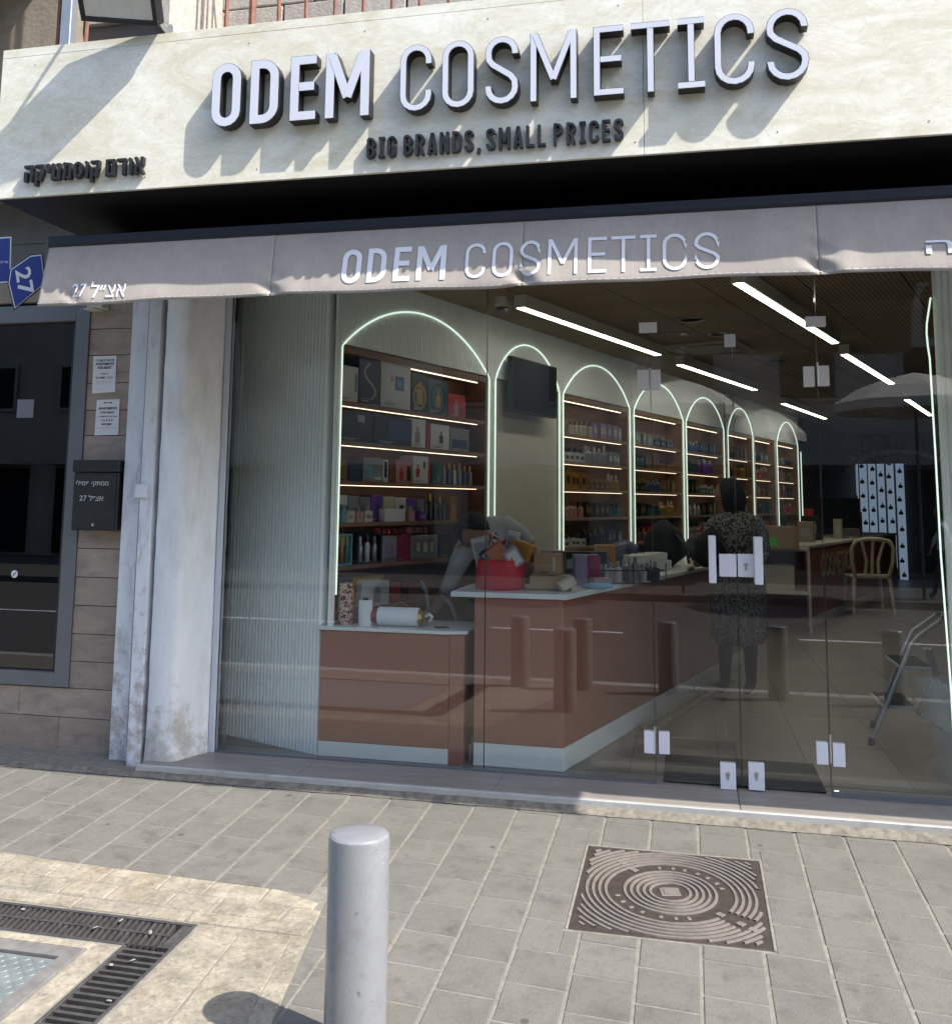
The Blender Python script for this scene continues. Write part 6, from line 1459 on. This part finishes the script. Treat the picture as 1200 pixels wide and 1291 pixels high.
# worker bending down behind the counters
pr = thing('person', 'person in a grey shirt bending down behind the red hat box', 'person', (-1.3, 6.4, 0))
pel = (-1.18, 6.75, 1.02, .15, .12); ch_ = (-1.32, 6.42, 1.28, .17, .12); nk = (-1.41, 6.25, 1.30, .075, .07)
shL = onY(588, 688, 6.28); elL = onY(566, 738, 6.22); wrL = onY(545, 776, 6.18)
shR = onY(636, 664, 6.42); elR = onY(664, 676, 6.42); wrR = onY(677, 708, 6.35)
pts = [pel, (-1.26, 6.58, 1.18, .16, .12), ch_, nk, (-1.46, 6.18, 1.29, .05),
       (*shL, .085), (*((shL+elL)/2), .068), (*elL, .05), (*wrL, .034), (*shR, .115), (*((shR+elR)/2), .065), (*elR, .045), (*wrR, .032),
       (-1.26, 6.85, .98, .12), (-1.26, 6.8, .55, .085), (-1.26, 6.95, .1, .055), (-1.26, 6.85, .05, .05), (-1.08, 6.85, .98, .12), (-1.06, 6.85, .55, .085), (-1.05, 7.0, .1, .055), (-1.05, 6.9, .05, .05)]
ed = [(0, 1), (1, 2), (2, 3), (3, 4), (2, 5), (5, 6), (6, 7), (7, 8), (2, 9), (9, 10), (10, 11), (11, 12), (0, 13), (13, 14), (14, 15), (15, 16), (0, 17), (17, 18), (18, 19), (19, 20)]
pts = [tuple(p) for p in pts]
def pnt(c):
    w_ = c
    if w_.z < .98 and w_.y > 6.6: return 2
    dl_ = (w_-elL).length; dr2 = (w_-elR).length
    if (w_-wrL).length < (w_-(shL+elL)/2).length-.02 or (w_-wrR).length < (w_-(shR+elR)/2).length+.0: return 1
    if w_.y < 6.22 and w_.z > 1.2 and abs(w_.x+1.45) < .06: return 1
    return 0
o = skin_body('body', pts, ed, ['shirt_grey', 'skin', 'jeans'], None, paint=pnt); o.parent = pr; o.matrix_parent_inverse = WM(pr).inverted(); 
hd = Vector(onY(597, 672, 6.12)); 
def head(parent, c, r, face, hairm='hair', hs=1.0):
    """head with nose, eyes, ears; face = unit direction it looks to"""
    f = Vector(face).normalized(); up = Vector((0, 0, 1)); up = (up-f*up.dot(f)).normalized(); sd = up.cross(f)
    Mx = Matrix((sd, f, up)).transposed().to_4x4(); Mx.translation = c
    bm = bmesh.new(); bmesh.ops.create_uvsphere(bm, u_segments=24, v_segments=16, radius=1)
    for v in bm.verts:
        x, y, z = v.co; k = 1 if z > 0 else 1-.22*z*z; y2 = y*(1.12 if z > 0 else 1.05)
        if y > .75 and -.45 < z < .1 and abs(x) < .22: y2 += .22*(1-abs(x)/.22)*(1-abs(z+.2)/.35 if abs(z+.2) < .35 else 0)
        v.co = Vector((x*.78*k*r, y2*.86*r*k, z*1.15*r))
    me = bpy.data.meshes.new('head'); bm.to_mesh(me); bm.free(); me.transform(Mx); me.materials.append(M['skin']); me.polygons.foreach_set('use_smooth', [True]*len(me.polygons)); h_ = link('head', me, parent)
    if parent: me.transform(WM(parent).inverted())
    for s_ in (-1, 1):
        b = MB(); b.T = Mx @ Matrix.Translation((s_*.3*r, .86*r, .08*r)); b.lathe([(.001, -.05*r), (.08*r, 0), (.001, .05*r)], n=10); obj('eye', b, 'hair', h_, world=True)
        b = MB(); b.T = Mx @ Matrix.Translation((s_*.78*r, 0, -.02*r)); b.lathe([(.001, -.2*r), (.1*r, -.05*r), (.12*r, .1*r), (.001, .22*r)], n=8); obj('ear', b, 'skin', h_, world=True)
    b = MB(); b.T = Mx; b.box(-.25*r, .25*r, .84*r, .9*r, -.56*r, -.5*r); obj('mouth', b, 'p_brown', h_, world=True)
    bm = bmesh.new(); bmesh.ops.create_uvsphere(bm, u_segments=24, v_segments=16, radius=1); rr = random.Random(3)
    for v in bm.verts:
        x, y, z = v.co; yy = y-.18; 
        if z < .05 and y > -.1: z = max(z, .25); yy = min(yy, .55)
        n_ = 1+.03*math.sin(x*23)+.03*math.sin(z*19+y*13); v.co = Vector((x*hs*.86*r*n_, yy*.98*r*n_*hs, (z*1.15+.1)*r*n_))
    me = bpy.data.meshes.new('hair'); bm.to_mesh(me); bm.free(); me.transform(Mx); me.materials.append(M[hairm]); me.polygons.foreach_set('use_smooth', [True]*len(me.polygons)); hh = link('hair', me, parent)
    if parent: me.transform(WM(parent).inverted())
    return h_
head(pr, hd, .098, (-.15, .1, -1.0), hs=1.22)
hand(pr, WM(pr).inverted() @ wrL, (elL-wrL)*-1, (0, 1, .2)); hand(pr, WM(pr).inverted() @ wrR, (wrR-elR), (0, 1, .2))
b = MB(); b.tube([wrR+(elR-wrR)*.12-Vector((0, 0, .0)), wrR+(elR-wrR)*.22], .042, 12); obj('watch_strap', b, 'hair', pr, world=True)

# woman in the doorway
wm = thing('person', 'woman in a long dark mottled dress and black headscarf at the counter', 'person', (.31, 8.0, 0), 0)
sc_ = 1.0; X0, Y0 = .36, 8.0
prof = [(.17, .14, .40), (.205, .17, .45), (.215, .18, .60), (.22, .185, .80), (.205, .175, .95), (.185, .155, 1.08), (.195, .155, 1.2), (.205, .15, 1.3), (.17, .12, 1.385), (.09, .08, 1.44), (.06, .06, 1.47)]
b = MB(); n = 36; rings = []
for j in range(41):
    s_ = j/40*(len(prof)-1); i = min(int(s_), len(prof)-2); fr_ = s_-i; rx, ry, z = [prof[i][k]*(1-fr_)+prof[i+1][k]*fr_ for k in range(3)]
    fold = .018*max(0, (1.0-z)/.6); ring = []
    for k in range(n):
        a = 2*math.pi*k/n; q = 1+fold/rx*math.sin(a*7+z*2)+.01*math.sin(a*11+z*9); ring.append(b.vert((X0+rx*q*math.cos(a), Y0+ry*q*math.sin(a)+.02*math.sin(z*3), z)))
    rings.append(ring)
for j in range(40):
    for k in range(n): b.face((rings[j][k], rings[j][(k+1) % n], rings[j+1][(k+1) % n], rings[j+1][k]))
b.face(rings[0][::-1]); b.face(rings[-1])
# continuous body under the dress
pts = [(X0, Y0, .95, .13, .11), (X0, Y0, 1.2, .14, .11), (X0, Y0, 1.38, .1, .08), (X0-.02, Y0-.02, 1.5, .05, .05),
       (X0-.19, Y0-.03, 1.34, .062), (X0-.25, Y0-.08, 1.12, .05), (X0-.33, Y0-.12, 1.0, .034), (X0+.19, Y0-.02, 1.34, .062), (X0+.21, Y0-.06, 1.08, .052), (X0+.06, Y0-.22, 1.0, .036),
       (X0-.09, Y0, .8, .1), (X0-.1, Y0, .45, .065), (X0-.11, Y0+.02, .09, .042), (X0-.16, Y0-.06, .035, .036), (X0+.09, Y0, .8, .1), (X0+.09, Y0, .45, .065), (X0+.09, Y0+.02, .09, .042), (X0+.04, Y0-.06, .035, .036)]
ed = [(0, 1), (1, 2), (2, 3), (2, 4), (4, 5), (5, 6), (2, 7), (7, 8), (8, 9), (0, 10), (10, 11), (11, 12), (12, 13), (0, 14), (14, 15), (15, 16), (16, 17)]
def pw(c):
    if c.z < .42: return 1
    if min((c-Vector((X0-.33, Y0-.12, 1.0))).length, (c-Vector((X0+.06, Y0-.22, 1.0))).length) < .05: return 2
    return 0
o = skin_body('body', pts, ed, ['dress', 'hair', 'skin'], None, paint=pw); o.parent = wm; o.matrix_parent_inverse = WM(wm).inverted()
obj('dress', b, 'dress', wm, world=True, smooth=True)
hc = Vector((X0-.07, Y0-.03, 1.565)); head(wm, hc, .095, (-.95, -.15, -.25), 'black_cloth')
bm = bmesh.new(); bmesh.ops.create_uvsphere(bm, u_segments=24, v_segments=16, radius=1)
for v in bm.verts:
    x, y, z = v.co; k = 1+.05*math.sin(x*9+z*6)+.04*math.sin(y*11)
    xx = x if x > -.45 else -.45+(x+.45)*.4
    v.co = Vector((hc.x+.025+xx*.125*k+(.05*(-z-.1) if z < -.1 else 0), hc.y+y*.115*k, hc.z+.01+z*.135*k*(1.35 if z < 0 else 1)))
me = bpy.data.meshes.new('headscarf'); bm.to_mesh(me); bm.free(); me.transform(WM(wm).inverted()); me.materials.append(M['black_cloth']); me.polygons.foreach_set('use_smooth', [True]*len(me.polygons)); link('headscarf', me, wm)
b = MB(); b.tube([hc+Vector((.06, .02, -.02)), hc+Vector((.105, .02, -.1)), hc+Vector((.12, .01, -.2)), hc+Vector((.15, 0, -.30))], .05, 9, r1=.02); obj('scarf_tail', b, 'black_cloth', wm, world=True, smooth=True)
for p, d in (((X0-.33, Y0-.12, 1.0), (-.8, -.3, -.4)), ((X0+.06, Y0-.22, 1.0), (-.9, -.3, 0))): hand(wm, WM(wm).inverted() @ Vector(p), d, (0, .3, 1), .9)
bag(X0-.20, Y0-.14, 1.0, (.13, .09, .17), 'black shoulder bag hanging at the front of the woman', 12)

# ------------------------------------------------------------------ the street behind the camera, seen only in reflections
def parasol(x, y, h, r, label):
    t = thing('parasol', label, 'parasol', (x, y, -.28), 0, 'cream parasols across the street'); b = MB(); n = 8; c = b.vert((0, 0, h)); rg = []
    for j, (rr, zz) in enumerate(((.35, -.12), (.7, -.32), (1.0, -.6), (1.0, -.78))): rg.append([b.vert((rr*r*math.cos(2*math.pi*k/n), rr*r*math.sin(2*math.pi*k/n), h+zz)) for k in range(n)])
    for k in range(n): b.face((c, rg[0][k], rg[0][(k+1) % n]))
    for j in range(3):
        for k in range(n): b.face((rg[j][k], rg[j+1][k], rg[j+1][(k+1) % n], rg[j][(k+1) % n]))
    obj('canopy', b, 'parasol', t); b = MB(); b.tube([(0, 0, 0), (0, 0, h)], .03, 8); obj('pole', b, 'dark_iron', t)
    for k in range(n): b = MB(); b.tube([(0, 0, h-.1), (.98*r*math.cos(2*math.pi*k/n), .98*r*math.sin(2*math.pi*k/n), h-.62)], .012, 4); obj('rib', b, 'dark_iron', t)
parasol(4.3, -8.9, 4.35, 1.5, 'cream parasol across the street, rightmost in the reflection'); parasol(-.15, -8.9, 4.3, 1.2, 'cream parasol across the street, reflected over the fourth arch'); parasol(1.75, -12.2, 4.0, .9, 'small cream parasol across the street, between the two others')
ob = thing('apartment_building', 'shaded apartment building across the street, seen in the window reflections', 'building', (0, -16, 0))
b = MB(); b.box(-30, 30, -26, -15.6, -.4, 13); obj('wall', b, 'opp_plaster', ob, world=True)
wme = None
for i in range(-9, 10):
    for k in range(3):
        if wme is None: b = MB(); b.box(-.8, .8, -.05, .06, 0, 1.5); w_ = obj('window', b, 'grey_metal', ob); wme = w_.data; b = MB(); b.box(-.7, .7, .061, .065, .1, 1.4); pn_ = obj('pane', b, 'screen', w_); pme = pn_.data
        else: w_ = link('window', wme, ob); link('pane', pme, w_)
        w_.location = (i*3.1, .44, 4.2+k*3.0)
for i in range(-6, 7):
    b = MB(); b.box(i*4.4-1.7, i*4.4+1.7, -15.59, -15.5, -.2, 2.4); obj('shop_front', b, 'screen', ob, world=True); b = MB(); b.box(i*4.4-1.8, i*4.4+1.8, -15.59, -14.6, 2.5, 2.62); obj('canopy', b, 'opp_plaster', ob, world=True)
# pedestrian across the road, reflected beside the rear counter
pd = thing('person', 'man in a pale shirt and dark trousers walking, seen faintly mirrored at the right', 'person', (4.75, -9.3, -.28), R_(0))
X0, Y0 = 0, 0
pts = [(0, 0, .95, .13, .1), (.02, 0, 1.2, .15, .1), (.04, 0, 1.38, .14, .09), (.0, 0, 1.5, .05), (-.02, .18, 1.36, .06), (.1, .22, 1.1, .045), (.02, .24, .9, .03), (.06, -.18, 1.36, .06), (-.08, -.22, 1.12, .045), (-.16, -.22, .92, .03),
       (0, .09, .85, .1), (-.12, .09, .48, .065), (-.2, .09, .1, .04), (-.3, .09, .04, .035), (0, -.09, .85, .1), (.12, -.09, .5, .065), (.3, -.09, .14, .04), (.24, -.09, .05, .035)]
ed = [(0, 1), (1, 2), (2, 3), (2, 4), (4, 5), (5, 6), (2, 7), (7, 8), (8, 9), (0, 10), (10, 11), (11, 12), (12, 13), (0, 14), (14, 15), (15, 16), (16, 17)]
o = skin_body('body', pts, ed, ['shirt_white', 'jeans', 'skin'], pd, paint=lambda c: 1 if c.z < .93 and abs(c.y) < .19 else (2 if (c.z < 1.08 and abs(c.y) > .19) or c.z > 1.47 else 0))
h_ = head(None, Vector((4.71, -9.3, 1.36)), .1, (-1, 0, -.1)); h_.parent = pd; h_.matrix_parent_inverse = WM(pd).inverted()
for o in bpy.data.objects:
    if o.name.startswith('hair') and o.type == 'MESH' and o.parent is None: o.parent = pd; o.matrix_parent_inverse = WM(pd).inverted()
for p, d in (((.02, .24, .9), (-.3, 0, -1)), ((-.16, -.22, .92), (-.4, 0, -1))): hand(pd, p, d, (1, 0, 0))
bpy.context.view_layer.update()
